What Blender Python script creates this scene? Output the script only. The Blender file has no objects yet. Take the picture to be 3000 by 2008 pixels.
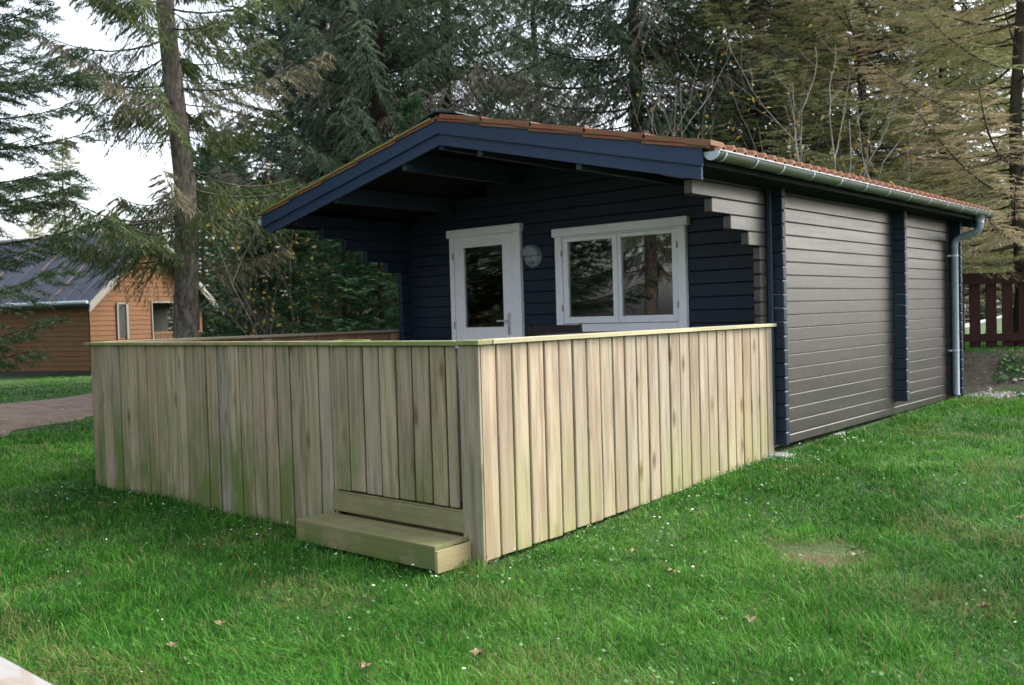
import bpy, math, random
import numpy as np
from mathutils import Vector, Matrix, noise as mnoise
R_ = math.radians
scene = bpy.context.scene

# ------------------------------------------------------------------ camera, sky, sun, exposure
CAM = Vector((3.6665, -7.5838, 1.3977))
FW = Vector((-0.65686884, 0.75344171, -0.02913637)); RT = Vector((0.75400215, 0.65627228, -0.02806162)); UP = Vector((0.0020214, 0.04040169, 0.99918147))
cd = bpy.data.cameras.new('camera'); cam = bpy.data.objects.new('camera', cd); scene.collection.objects.link(cam)
cam.matrix_world = Matrix(((RT.x, UP.x, -FW.x, CAM.x), (RT.y, UP.y, -FW.y, CAM.y), (RT.z, UP.z, -FW.z, CAM.z), (0, 0, 0, 1)))
cd.sensor_width = 36; cd.lens = 2770.76/3000*36; cd.clip_start = 0.05; cd.clip_end = 600
cd.dof.use_dof = True; cd.dof.focus_distance = 6.0; cd.dof.aperture_fstop = 4.0
scene.camera = cam

SUN_EL, SUN_AZ = 44.0, 28.0           # azimuth clockwise from +Y (behind the cabin, to its right)
world = bpy.data.worlds.new('World'); scene.world = world; world.use_nodes = True
wn, wl = world.node_tree.nodes, world.node_tree.links
wn.clear()
sky = wn.new('ShaderNodeTexSky'); sky.sky_type = 'NISHITA'; sky.sun_disc = False
sky.sun_elevation = R_(SUN_EL); sky.sun_rotation = R_(SUN_AZ); sky.dust_density = 4.0; sky.air_density = 1.0; sky.ozone_density = 1.0
hs = wn.new('ShaderNodeHueSaturation'); hs.inputs['Saturation'].default_value = 0.42; hs.inputs['Value'].default_value = 1.0
bg = wn.new('ShaderNodeBackground'); bg.inputs[1].default_value = 0.15
wo = wn.new('ShaderNodeOutputWorld')
wl.new(sky.outputs[0], hs.inputs['Color']); wl.new(hs.outputs[0], bg.inputs[0]); wl.new(bg.outputs[0], wo.inputs[0])

sd = bpy.data.lights.new('sun', 'SUN'); sd.energy = 0.5; sd.angle = R_(25); sd.color = (1.0, 0.92, 0.80)
so = bpy.data.objects.new('sun', sd); scene.collection.objects.link(so)
sdir = Vector((math.sin(R_(SUN_AZ))*math.cos(R_(SUN_EL)), math.cos(R_(SUN_AZ))*math.cos(R_(SUN_EL)), math.sin(R_(SUN_EL))))
so.rotation_euler = sdir.to_track_quat('Z', 'Y').to_euler(); so.location = (10, 10, 20)
scene.view_settings.view_transform = 'Standard'; scene.view_settings.look = 'None'
scene.view_settings.exposure = 1.9; scene.view_settings.gamma = 1.0
scene.render.engine = 'CYCLES'

COL = scene.collection
rnd = random.Random(7)

# ------------------------------------------------------------------ helpers
def dep(px, py, d):                    # point of the place seen at pixel (px,py) of the 3000 px photo at depth d
    return CAM + (FW + RT*((px-1500)/2770.76) - UP*((py-1004)/2770.76))*d

class MB:
    def __init__(s): s.v = []; s.f = []; s.a = []; s.cur = 0.0
    def add(s, vs, fs, a=None):
        n = len(s.v); s.v += [tuple(p) for p in vs]; s.f += [tuple(i+n for i in f) for f in fs]
        s.a += [s.cur if a is None else a]*len(vs)
    def box(s, x0, x1, y0, y1, z0, z1, a=None, b=0.0):
        if b <= 0:
            s.add([(x0,y0,z0),(x1,y0,z0),(x1,y1,z0),(x0,y1,z0),(x0,y0,z1),(x1,y0,z1),(x1,y1,z1),(x0,y1,z1)],
                  [(0,3,2,1),(4,5,6,7),(0,1,5,4),(1,2,6,5),(2,3,7,6),(3,0,4,7)], a); return
        # chamfered box
        vs = []; idx = {}
        for i, x in enumerate((x0, x1)):
            for j, y in enumerate((y0, y1)):
                for k, z in enumerate((z0, z1)):
                    sx, sy, sz = (b, -b)[i], (b, -b)[j], (b, -b)[k]
                    idx[i,j,k,0] = len(vs); vs.append((x, y+sy, z+sz))
                    idx[i,j,k,1] = len(vs); vs.append((x+sx, y, z+sz))
                    idx[i,j,k,2] = len(vs); vs.append((x+sx, y+sy, z))
        fs = []
        I = idx
        for i in (0,1): fs.append((I[i,0,0,0],I[i,1,0,0],I[i,1,1,0],I[i,0,1,0]))
        for j in (0,1): fs.append((I[0,j,0,1],I[1,j,0,1],I[1,j,1,1],I[0,j,1,1]))
        for k in (0,1): fs.append((I[0,0,k,2],I[1,0,k,2],I[1,1,k,2],I[0,1,k,2]))
        for i in (0,1):
            for j in (0,1): fs.append((I[i,j,0,0],I[i,j,1,0],I[i,j,1,1],I[i,j,0,1]))
        for i in (0,1):
            for k in (0,1): fs.append((I[i,0,k,0],I[i,1,k,0],I[i,1,k,2],I[i,0,k,2]))
        for j in (0,1):
            for k in (0,1): fs.append((I[0,j,k,1],I[1,j,k,1],I[1,j,k,2],I[0,j,k,2]))
        for i in (0,1):
            for j in (0,1):
                for k in (0,1): fs.append((I[i,j,k,0],I[i,j,k,1],I[i,j,k,2]))
        s.add(vs, fs, a)
    def prism(s, poly, p0, ax, L, u, v, a=None):
        # poly (a,b) in the plane u,v at p0, pushed along ax by L
        p0, ax, u, v = Vector(p0), Vector(ax), Vector(u), Vector(v); n = len(poly)
        A = [p0+u*q[0]+v*q[1] for q in poly]; B = [q+ax*L for q in A]
        s.add(A+B, [tuple(range(n-1,-1,-1)), tuple(range(n, 2*n))]+[(i,(i+1)%n,n+(i+1)%n,n+i) for i in range(n)], a)
    def tube(s, pts, rad, n=8, cap=True, a=None):
        pts = [Vector(p) for p in pts]; vs = []; m = len(pts)
        if not hasattr(rad, '__len__'): rad = [rad]*m
        ref = Vector((0,0,1)) if abs((pts[-1]-pts[0]).normalized().z) < .9 else Vector((1,0,0))
        for i, p in enumerate(pts):
            t = (pts[min(i+1,m-1)]-pts[max(i-1,0)]).normalized(); u = t.cross(ref).normalized(); w = t.cross(u)
            vs += [p+(u*math.cos(6.28318*k/n)+w*math.sin(6.28318*k/n))*rad[i] for k in range(n)]
        fs = [(i*n+k, i*n+(k+1)%n, (i+1)*n+(k+1)%n, (i+1)*n+k) for i in range(m-1) for k in range(n)]
        if cap: fs += [tuple(range(n)), tuple(range((m-1)*n+n-1, (m-1)*n-1, -1))]
        s.add(vs, fs, a)

def tag(o, label=None, cat=None, group=None, kind=None):
    if label: o['label'] = label
    if cat: o['category'] = cat
    if group: o['group'] = group
    if kind: o['kind'] = kind
    return o
def wl_off(o):
    v = Vector((0,0,0))
    while o: v += o.location; o = o.parent
    return v
def build(name, mb, mat, parent=None, smooth=False, loc=None):
    me = bpy.data.meshes.new(name)
    off = wl_off(parent) + (Vector(loc) if loc else Vector((0,0,0)))
    V = np.array(mb.v, dtype=np.float64) - np.array(off)
    me.from_pydata(V.tolist(), [], mb.f)
    at = me.attributes.new('tone', 'FLOAT', 'POINT'); at.data.foreach_set('value', np.array(mb.a, dtype=np.float32))
    me.validate(); me.update()
    if smooth: me.polygons.foreach_set('use_smooth', [True]*len(me.polygons))
    me.materials.append(mat)
    o = bpy.data.objects.new(name, me); COL.objects.link(o)
    if parent: o.parent = parent
    if loc: o.location = loc
    return o
def npmesh(name, V, F, mat, attrs=None, parent=None, smooth=False, loc=None):
    # V (n,3) ; F (m,k) all the same k
    me = bpy.data.meshes.new(name); n, m, k = len(V), len(F), F.shape[1]
    me.vertices.add(n); me.vertices.foreach_set('co', V.astype(np.float32).ravel())
    me.loops.add(m*k); me.loops.foreach_set('vertex_index', F.astype(np.int32).ravel())
    me.polygons.add(m); me.polygons.foreach_set('loop_start', np.arange(0, m*k, k, dtype=np.int32))
    try: me.polygons.foreach_set('loop_total', np.full(m, k, dtype=np.int32))
    except Exception: pass
    for an, av in (attrs or {}).items():
        at = me.attributes.new(an, 'FLOAT', 'POINT'); at.data.foreach_set('value', av.astype(np.float32))
    me.update(calc_edges=True)
    if smooth: me.polygons.foreach_set('use_smooth', np.ones(m, dtype=bool))
    me.materials.append(mat)
    o = bpy.data.objects.new(name, me); COL.objects.link(o)
    if parent: o.parent = parent
    if loc is not None: o.location = loc
    return o
def empty(name, loc=(0,0,0), rz=0, **k):
    o = bpy.data.objects.new(name, None); COL.objects.link(o); o.location = loc; o.rotation_euler = (0,0,rz)
    o.empty_display_size = 0.2
    return tag(o, **k)
def copy_tree(o, parent=None):
    c = o.copy(); COL.objects.link(c)
    if parent: c.parent = parent
    for ch in list(o.children): copy_tree(ch, c)
    return c

# ------------------------------------------------------------------ materials
class NT:
    def __init__(s, name):
        s.m = bpy.data.materials.new(name); s.m.use_nodes = True; s.n = s.m.node_tree.nodes; s.l = s.m.node_tree.links
        s.p = s.n['Principled BSDF']; s.out = s.n['Material Output']
    def new(s, t, **k):
        x = s.n.new(t)
        for a, b in k.items(): setattr(x, a, b)
        return x
    def lk(s, a, b): s.l.new(a, b)
    def coord(s, out='Object', scale=(1,1,1), rot=(0,0,0)):
        tc = s.new('ShaderNodeTexCoord'); mp = s.new('ShaderNodeMapping'); mp.inputs['Scale'].default_value = scale; mp.inputs['Rotation'].default_value = rot
        s.lk(tc.outputs[out], mp.inputs[0]); return mp.outputs[0]
    def noise(s, vec, scale, detail=4, rough=.55, dist=0.0, fac=True):
        x = s.new('ShaderNodeTexNoise'); x.inputs['Scale'].default_value = scale; x.inputs['Detail'].default_value = detail
        x.inputs['Roughness'].default_value = rough; x.inputs['Distortion'].default_value = dist; s.lk(vec, x.inputs['Vector'])
        return x.outputs[0] if fac else x.outputs[1]
    def ramp(s, fac, stops):
        x = s.new('ShaderNodeValToRGB'); e = x.color_ramp.elements
        while len(e) < len(stops): e.new(.5)
        for i, (p, c) in enumerate(stops):
            e[i].position = p; e[i].color = (*c, 1) if hasattr(c, '__len__') else (c, c, c, 1)
        s.lk(fac, x.inputs[0]); return x.outputs[0]
    def mix(s, f, a, b, mode='MIX'):
        x = s.new('ShaderNodeMix', data_type='RGBA', blend_type=mode)
        for sock, val in ((x.inputs[0], f), (x.inputs[6], a), (x.inputs[7], b)):
            if isinstance(val, (int, float)): sock.default_value = val
            elif isinstance(val, tuple): sock.default_value = (*val, 1)
            else: s.lk(val, sock)
        return x.outputs[2]
    def math(s, op, a, b=0.0, clamp=False):
        x = s.new('ShaderNodeMath', operation=op, use_clamp=clamp)
        for sock, val in ((x.inputs[0], a), (x.inputs[1], b)):
            if isinstance(val, (int, float)): sock.default_value = val
            else: s.lk(val, sock)
        return x.outputs[0]
    def attr(s, name):
        x = s.new('ShaderNodeAttribute'); x.attribute_name = name; return x.outputs['Fac']
    def bump(s, h, strength=.3, dist=.01):
        x = s.new('ShaderNodeBump'); x.inputs['Strength'].default_value = strength; x.inputs['Distance'].default_value = dist
        s.lk(h, x.inputs['Height']); s.lk(x.outputs[0], s.p.inputs['Normal'])
    def base(s, c):
        if isinstance(c, tuple): s.p.inputs['Base Color'].default_value = (*c, 1)
        else: s.lk(c, s.p.inputs['Base Color'])
    def set(s, **k):
        for a, b in k.items():
            i = s.p.inputs[a.replace('_', ' ')]
            if isinstance(b, (int, float, tuple)): i.default_value = b
            else: s.lk(b, i)
        return s

def wood_mat(name, cols, algae=(.12,.17,.04), algae_amt=.6, z0=0.0, z1=1.0, axis=2, knots=True, contrast=.5, rough=.75, amin=.0):
    t = NT(name); sc = [26, 26, 26]; sc[axis] = 1.6
    tone = t.attr('tone')
    tc = t.new('ShaderNodeTexCoord'); cmb = t.new('ShaderNodeCombineXYZ')
    off = t.math('MULTIPLY', tone, 37.0)
    for i in range(3): t.lk(off, cmb.inputs[i])
    va = t.new('ShaderNodeVectorMath', operation='ADD'); t.lk(tc.outputs['Object'], va.inputs[0]); t.lk(cmb.outputs[0], va.inputs[1])
    mp = t.new('ShaderNodeMapping'); mp.inputs['Scale'].default_value = sc; t.lk(va.outputs[0], mp.inputs[0])
    grain = t.noise(mp.outputs[0], 1.0, 6, .6, .4)
    mp2 = t.new('ShaderNodeMapping'); s2 = [5,5,5]; s2[axis] = .5; mp2.inputs['Scale'].default_value = s2; t.lk(va.outputs[0], mp2.inputs[0])
    streak = t.noise(mp2.outputs[0], 1.0, 3, .5, .8)
    base = t.ramp(tone, [(i/(len(cols)-1), c) for i, c in enumerate(cols)])
    g = t.ramp(grain, [(.32, 1-contrast*.62), (.5, 1-contrast*.12), (.68, 1+contrast*.12)])
    c = t.mix(1.0, base, g, 'MULTIPLY')
    c = t.mix(t.ramp(streak, [(.45, 0.0), (.72, .42)]), c, (.25,.19,.14))
    # board-like rings: wavy darker latewood lines
    wv = t.new('ShaderNodeTexWave', wave_type='BANDS', bands_direction='X'); wv.inputs['Scale'].default_value = .9; wv.inputs['Distortion'].default_value = 6; wv.inputs['Detail'].default_value = 2
    wv.inputs['Detail Scale'].default_value = .6; t.lk(mp.outputs[0], wv.inputs['Vector'])
    c = t.mix(t.ramp(wv.outputs['Fac'], [(.5, 0.0), (.9, .38)]), c, (.22,.14,.085))
    if knots:
        mk = t.new('ShaderNodeMapping'); s3 = [7,7,7]; s3[axis] = 2.6; mk.inputs['Scale'].default_value = s3; t.lk(va.outputs[0], mk.inputs[0])
        vo = t.new('ShaderNodeTexVoronoi'); vo.inputs['Scale'].default_value = 1.0; t.lk(mk.outputs[0], vo.inputs['Vector'])
        sepc = t.new('ShaderNodeSeparateColor'); t.lk(vo.outputs['Color'], sepc.inputs[0])
        on = t.math('GREATER_THAN', sepc.outputs[0], .45)
        kn = t.math('MULTIPLY', t.ramp(vo.outputs['Distance'], [(.08, .9), (.13, .55), (.24, 0.0)]), on)
        c = t.mix(kn, c, (.13,.075,.045))
    pos = t.new('ShaderNodeSeparateXYZ'); geo = t.new('ShaderNodeNewGeometry'); t.lk(geo.outputs['Position'], pos.inputs[0])
    mr = t.new('ShaderNodeMapRange'); mr.inputs[1].default_value = z0; mr.inputs[2].default_value = z1; mr.inputs[3].default_value = 1.0; mr.inputs[4].default_value = amin
    t.lk(pos.outputs[2], mr.inputs[0])
    an = t.noise(t.coord('Object', (3,3,1.2)), 1.6, 5, .6)
    al = t.math('MULTIPLY', mr.outputs[0], t.ramp(an, [(.33, 0.0), (.58, 1.0)]))
    al = t.math('MULTIPLY', al, algae_amt)
    al = t.math('MULTIPLY', al, t.ramp(t.math('FRACT', t.math('MULTIPLY', tone, 7.3)), [(0, .25), (1, 1.0)]), True)
    c = t.mix(al, c, algae)
    t.base(c); t.set(Roughness=rough); t.p.inputs['Specular IOR Level'].default_value = .25
    t.bump(grain, .35, .004)
    return t.m

def paint_mat(name, c, rough=.5, wood=.0, axis=2, spec=.5, dirt=None, var=.12):
    t = NT(name); sc = [18,18,18]; sc[axis] = .8
    g = t.noise(t.coord('Object', tuple(sc)), 1.5, 5, .6)
    n = t.noise(t.coord('Object'), 1.3, 4, .6)
    col = t.mix(t.ramp(n, [(.3, 0.0), (.7, 1.0)]), tuple(x*(1-var) for x in c), tuple(min(1, x*(1+var)) for x in c))
    if dirt:
        d = t.noise(t.coord('Object', (6,6,6)), 1.7, 6, .7)
        col = t.mix(t.ramp(d, [(.5, 0.0), (.8, dirt[1])]), col, dirt[0])
    t.base(col); t.set(Roughness=t.ramp(g, [(.3, rough*.85), (.7, min(1, rough*1.15))])); t.p.inputs['Specular IOR Level'].default_value = spec
    if wood: t.bump(g, wood, .003)
    return t.m

def leaf_mat(name, g1, g2, dry, transl=.32, rough=.55):
    t = NT(name); tone = t.attr('tone'); dr = t.attr('dry')
    c = t.mix(t.ramp(tone, [(0, 0.0), (1, 1.0)]), g1, g2)
    oi = t.new('ShaderNodeObjectInfo')
    c = t.mix(t.math('MULTIPLY', oi.outputs['Random'], .35), c, tuple(x*.6 for x in g1))
    c = t.mix(dr, c, dry)
    t.base(c); t.set(Roughness=rough); t.p.inputs['Specular IOR Level'].default_value = .3
    tr = t.new('ShaderNodeBsdfTranslucent'); t.lk(c, tr.inputs[0])
    mx = t.new('ShaderNodeMixShader'); mx.inputs[0].default_value = transl
    t.lk(t.p.outputs[0], mx.inputs[1]); t.lk(tr.outputs[0], mx.inputs[2]); t.lk(mx.outputs[0], t.out.inputs[0])
    return t.m

def bark_mat(name, c1, c2, sc=9, lichen=None):
    t = NT(name)
    n = t.noise(t.coord('Object', (sc, sc, sc*.35)), 1.5, 6, .7, .5)
    n2 = t.noise(t.coord('Object', (2,2,1)), 1.5, 3, .6)
    c = t.mix(t.ramp(n, [(.35, 0.0), (.65, 1.0)]), c1, c2)
    if lichen: c = t.mix(t.ramp(n2, [(.45, 0.0), (.7, .6)]), c, lichen)
    t.base(c); t.set(Roughness=.9); t.p.inputs['Specular IOR Level'].default_value = .15
    t.bump(n, .9, .03)
    return t.m

M = {}
tan = [(.46,.37,.26), (.41,.34,.24), (.50,.405,.29), (.40,.34,.26), (.45,.345,.235), (.48,.40,.30), (.43,.325,.22)]
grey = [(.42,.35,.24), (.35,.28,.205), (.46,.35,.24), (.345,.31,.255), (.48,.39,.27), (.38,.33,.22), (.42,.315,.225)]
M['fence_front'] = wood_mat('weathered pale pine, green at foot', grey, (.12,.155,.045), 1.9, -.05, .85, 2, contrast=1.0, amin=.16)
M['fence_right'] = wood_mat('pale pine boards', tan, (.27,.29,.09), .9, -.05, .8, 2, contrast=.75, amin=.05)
M['fence_inside'] = wood_mat('brown pine boards', [(.36,.22,.13), (.30,.19,.12), (.38,.25,.15)], (.1,.13,.04), .2, 0, 1, 2)
M['cap_x'] = wood_mat('mossy rail', [(.27,.28,.13), (.31,.30,.15), (.24,.27,.12)], (.10,.17,.03), 1.0, 1.6, 2.6, 0, False, amin=1)
M['cap_y'] = wood_mat('pale rail', [(.56,.50,.34), (.50,.45,.31), (.6,.52,.37)], (.34,.36,.12), .6, 1.6, 2.6, 1, False, amin=1)
M['cap_y_grey'] = wood_mat('grey rail', [(.36,.34,.26), (.32,.28,.22), (.4,.36,.28)], (.14,.2,.05), .5, 1.6, 2.6, 1, False, amin=1)
M['step'] = wood_mat('mossy step timber', [(.27,.245,.13), (.21,.20,.10), (.30,.26,.14)], (.10,.14,.028), 1.4, .02, .25, 0, False, amin=.35)
M['step_end'] = wood_mat('pale end timber', [(.42,.36,.19), (.38,.32,.17)], (.2,.24,.06), .4, 0, .2, 1, False)
M['plank'] = wood_mat('silver grey plank', [(.30,.295,.285), (.27,.265,.255)], (.3,.3,.28), .1, 0, 1, 0, False, contrast=.4)
NAVY = (.011, .021, .040)
M['navy'] = paint_mat('navy wood paint', NAVY, .5, .35, 0, .28)
M['navy_side'] = paint_mat('navy wood paint side', (.020,.017,.016), .42, .12, 1, .7, ((.078,.050,.030), .8))
_p = M['navy_side'].node_tree.nodes['Principled BSDF']; _p.inputs['Coat Weight'].default_value = .25; _p.inputs['Coat Roughness'].default_value = .30
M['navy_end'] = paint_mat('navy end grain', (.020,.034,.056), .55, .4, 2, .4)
M['fascia'] = paint_mat('navy bargeboard paint', (.020,.039,.082), .55, .35, 0, .3, ((.018,.03,.055), .3))
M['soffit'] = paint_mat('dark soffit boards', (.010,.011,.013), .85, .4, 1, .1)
M['white'] = paint_mat('white joinery paint', (.80,.83,.88), .35, .1, 2, .5, ((.45,.47,.48), .35), .03)
M['steel'] = paint_mat('brushed steel', (.42,.43,.44), .3, 0); 
M['zinc'] = paint_mat('weathered zinc', (.20,.25,.29), .5, .1, 2, .5, ((.12,.15,.17), .5))
M['zinc_pale'] = paint_mat('pale zinc', (.42,.50,.56), .45, .0, 2, .5, ((.25,.22,.2), .4))
t = NT('gutter zinc with algae'); n = t.noise(t.coord('Object', (3,1.2,3)), 1.6, 5, .6)
t.base(t.mix(t.ramp(n, [(.35, 0.0), (.65, 1.0)]), (.085,.105,.092), (.060,.070,.028))); t.set(Roughness=.55); M['gutter'] = t.m
M['black'] = paint_mat('black textile chair', (.012,.012,.014), .6, 0)
M['darkmetal'] = paint_mat('black metal', (.02,.02,.022), .4, 0)
M['inside'] = paint_mat('varnished inner boards', (.20,.12,.06), .5, .2, 0)
M['plate'] = paint_mat('frosted lamp glass', (.20,.25,.29), .35, 0)
M['ink'] = paint_mat('black figures', (.008,.01,.012), .5, 0)
M['hinge'] = paint_mat('rusty hinge', (.22,.13,.09), .6, 0)
M['concrete'] = paint_mat('concrete block', (.33,.33,.31), .9, 0, 2, .2, ((.2,.2,.17), .5))
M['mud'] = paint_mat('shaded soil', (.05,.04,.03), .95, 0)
# glass: clear and mirror-like by angle
t = NT('window glass'); gl = t.new('ShaderNodeBsdfGlossy'); gl.inputs['Roughness'].default_value = .015; gl.inputs[0].default_value = (1,1,1,1)
tr = t.new('ShaderNodeBsdfTransparent'); tr.inputs[0].default_value = (.8,.84,.82,1); fr = t.new('ShaderNodeFresnel'); fr.inputs[0].default_value = 2.25
mx = t.new('ShaderNodeMixShader'); t.lk(fr.outputs[0], mx.inputs[0]); t.lk(tr.outputs[0], mx.inputs[1]); t.lk(gl.outputs[0], mx.inputs[2]); t.lk(mx.outputs[0], t.out.inputs[0]); M['glass'] = t.m
# red roof tiles
t = NT('red clay tiles with moss'); tone = t.attr('tone')
n = t.noise(t.coord('Object', (2,2,2)), 2.2, 6, .65); n2 = t.noise(t.coord('Object', (1,1,1)), 40, 4, .7)
c = t.ramp(tone, [(0, (.19,.055,.035)), (.5, (.25,.082,.046)), (1, (.16,.056,.037))])
c = t.mix(t.ramp(n, [(.42, 0.0), (.66, .65)]), c, (.20,.15,.06)); c = t.mix(t.ramp(n2, [(.45, 0.0), (.8, .6)]), c, (.10,.07,.05))
t.base(c); t.set(Roughness=.85); t.bump(n2, .4, .005); M['tile'] = t.m
M['moss'] = paint_mat('moss on verge', (.19,.17,.045), .95, 0)
M['lead'] = paint_mat('dark ridge felt', (.02,.035,.033), .7, 0)

# ------------------------------------------------------------------ ground
def sst(a, b, x):
    t = np.clip((x-a)/(b-a), 0, 1); return t*t*(3-2*t)
def ground_np(x, y):
    z = -.035 + .165*sst(-4.2, .4, y)*sst(-3.5, -.3, x) + .05*sst(0, 5, y)*sst(-3, 0, x)
    bank = .50*sst(5.9, 7.6, y)*sst(-9, -4, x)
    far = .085*np.clip(y-24, 0, 40)*sst(-14, -2, x)
    z = z + bank + far + .018*np.sin(x*1.7+.6*y)*np.cos(y*1.3-.4*x)*sst(.4, 1.6, np.abs(x-.1)+np.clip(-y-4.2, 0, 9))
    z = z + .03*sst(-4.0, -7.0, y)*np.sin(x*.8)
    return z
def ground(x, y): return float(ground_np(np.array(float(x)), np.array(float(y))))
xs = np.concatenate([np.linspace(-160, -22, 24)[:-1], np.linspace(-22, 12, 171), np.linspace(12, 120, 20)[1:]])
ys = np.concatenate([np.linspace(-90, -12, 16)[:-1], np.linspace(-12, 22, 171), np.linspace(22, 160, 24)[1:]])
X, Y = np.meshgrid(xs, ys, indexing='ij'); Z = ground_np(X, Y)
V = np.stack([X.ravel(), Y.ravel(), Z.ravel()], 1); ny = len(ys)
I = (np.arange(len(xs)-1)[:,None]*ny + np.arange(ny-1)[None,:]).ravel()
F = np.stack([I, I+ny, I+ny+1, I+1], 1)
t = NT('lawn soil and turf')
n = t.noise(t.coord('Object'), .9, 6, .6); n2 = t.noise(t.coord('Object'), 28, 5, .7)
c = t.mix(t.ramp(n, [(.35, 0.0), (.65, 1.0)]), (.035,.085,.016), (.050,.105,.020)); c = t.mix(t.ramp(n2, [(.4, 0.0), (.7, .7)]), c, (.017,.036,.010))
geo = t.new('ShaderNodeNewGeometry'); vd = t.new('ShaderNodeVectorMath', operation='DISTANCE'); t.lk(geo.outputs['Position'], vd.inputs[0]); vd.inputs[1].default_value = (1.60, -2.81, .05)
c = t.mix(t.ramp(t.math('ADD', vd.outputs['Value'], t.math('MULTIPLY', n2, .25)), [(.34, 1.0), (.54, 0.0)]), c, (.12,.080,.045))
t.base(c); t.set(Roughness=.95); t.bump(n2, .8, .04); M['turf'] = t.m
g = npmesh('lawn', V, F, M['turf'], smooth=True); tag(g, 'green lawn around the dark cabin', 'lawn', kind='structure')

# dirt path (left), soft-edged strip
def strip(name, L, Rr, mat, lift=.006, n=40, **k):
    vs = []; m = 9
    for i in range(n+1):
        s = i/n*(len(L)-1); a = min(int(s), len(L)-2); f = s-a
        l = [L[a][j]*(1-f)+L[a+1][j]*f for j in (0,1)]; r = [Rr[a][j]*(1-f)+Rr[a+1][j]*f for j in (0,1)]
        for q in range(m+1):
            w = q/m; wob = .12*math.sin(i*1.3+q)*(1 if q in (0, m) else 0)
            x, y = l[0]*(1-w)+r[0]*w+wob, l[1]*(1-w)+r[1]*w+wob
            vs.append((x, y, ground(x, y)+lift))
    vs = np.array(vs); I = (np.arange(n)[:,None]*(m+1)+np.arange(m)[None,:]).ravel()
    return tag(npmesh(name, vs, np.stack([I, I+m+1, I+m+2, I+1], 1), mat, smooth=True), kind='structure', **k)
PATH_N = [(-1.0,-16.0), (-6.0,-7.5), (-9.0,-3.4), (-10.7,-1.6), (-12.2,1.4), (-13.2,5.5), (-13.0,12)]
PATH_F = [(-6.0,-16.5), (-11.0,-9.0), (-14.2,-3.8), (-15.6,-.6), (-16.4,2.4), (-16.8,6.0), (-16.4,12)]
t = NT('brown dirt path'); n = t.noise(t.coord('Object', (1,2.2,1)), 1.6, 6, .65); n2 = t.noise(t.coord('Object'), 22, 5, .7)
c = t.mix(t.ramp(n, [(.35, 0.0), (.62, 1.0)]), (.17,.12,.088), (.31,.225,.17)); c = t.mix(t.ramp(n2, [(.45, 0.0), (.62, .85)]), c, (.09,.055,.035)); t.base(c); t.set(Roughness=.95); t.bump(n2, .9, .04); M['dirt'] = t.m
strip('dirt_path', PATH_N, PATH_F, M['dirt'], .01, label='brown dirt track beyond the fence on the left', cat='path')
t = NT('pale gravel lane'); n2 = t.noise(t.coord('Object'), 30, 5, .7); t.base(t.ramp(n2, [(.3, (.36,.35,.35)), (.7, (.5,.49,.48))])); t.set(Roughness=.9); M['lane'] = t.m
strip('road', [(-9,17.5), (10,12.2), (30,9)], [(-9,36), (10,32), (30,26)], M['lane'], .012, label='pale grey lane behind the picket fence', cat='road')
# brown soil bank under the picket fence
def soil_mask(x, y): return sst(5.15, 5.5, y)*sst(7.6, 7.0, y)*sst(-6, -5, x)*sst(2.0, .9, x+.35*np.sin(y*3))
t = NT('stony dark soil'); n2 = t.noise(t.coord('Object'), 14, 6, .75); c = t.ramp(n2, [(.3, (.032,.028,.02)), (.55, (.075,.062,.045)), (.78, (.20,.19,.165))]); t.base(c); t.set(Roughness=.95); t.bump(n2, .9, .05); M['bank'] = t.m
vs = []; nx, nyb = 60, 30
for i in range(nx+1):
    for j in range(nyb+1):
        x = -6+7.6*i/nx; v = j/nyb; y = 5.2+2.3*v + .10*math.sin(x*5)+.05*math.sin(x*11+2)
        vs.append((x, y, ground(x, y)+.008+.03*mnoise.noise(Vector((x*4, y*4, 0)))*math.sin(math.pi*v)))
I = (np.arange(nx)[:,None]*(nyb+1)+np.arange(nyb)[None,:]).ravel()
tag(npmesh('soil_bank', np.array(vs), np.stack([I, I+nyb+1, I+nyb+2, I+1], 1), M['bank'], smooth=True), 'stony brown soil bank below the red picket fence', 'soil', kind='structure')

# ------------------------------------------------------------------ log cabin
H = .118
CX0, CX1, CY0, CY1 = -4.55, 0.0, 0.0, 5.05      # outer faces of the walls
PEAK = (-2.28, 3.151); EAVE_L, EAVE_R, EAVE_Z = -4.973, .33, 2.545; RY0, RY1 = -1.664, 5.32
SL = (PEAK[1]-EAVE_Z)/(EAVE_R-PEAK[0]); SLl = (PEAK[1]-EAVE_Z)/(PEAK[0]-EAVE_L)
def roof_z(x): return PEAK[1]-(x-PEAK[0])*SL if x > PEAK[0] else PEAK[1]-(PEAK[0]-x)*SLl
cabin = empty('log_cabin', (-2.28, 0, .14), label='dark navy log cabin with red tiled gable roof behind the pale fence', cat='cabin')
TH = .07; CH = .008
def log_y(mb, x_out, sgn, y0, y1, z0, z1, a, lowround=0.0):
    # log along Y, outer face at x_out, sgn = outward direction; optional rounded lower front end
    prof = [(0, CH), (0, z1-z0-CH), (-CH, z1-z0-.001), (-TH+CH, z1-z0-.001), (-TH, z1-z0-CH), (-TH, CH), (-TH+CH, .001), (-CH, .001)]
    e = .009
    A = []; n = len(prof)
    def ring(y, sc): 
        cx, cz = -TH/2, (z1-z0)/2
        return [(x_out+sgn*(cx+(p[0]-cx)*sc), y, z0+cz+(p[1]-cz)*sc) for p in prof]
    rings = [ring(y0, .82), ring(y0+e, 1), ring(y1-e, 1), ring(y1, .82)]
    vs = [p for r in rings for p in r]
    fs = [tuple(range(n)), tuple(range(4*n-1, 3*n-1, -1))] + [(i*n+k, i*n+(k+1)%n, (i+1)*n+(k+1)%n, (i+1)*n+k) for i in range(3) for k in range(n)]
    mb.add(vs, fs, a)
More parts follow.
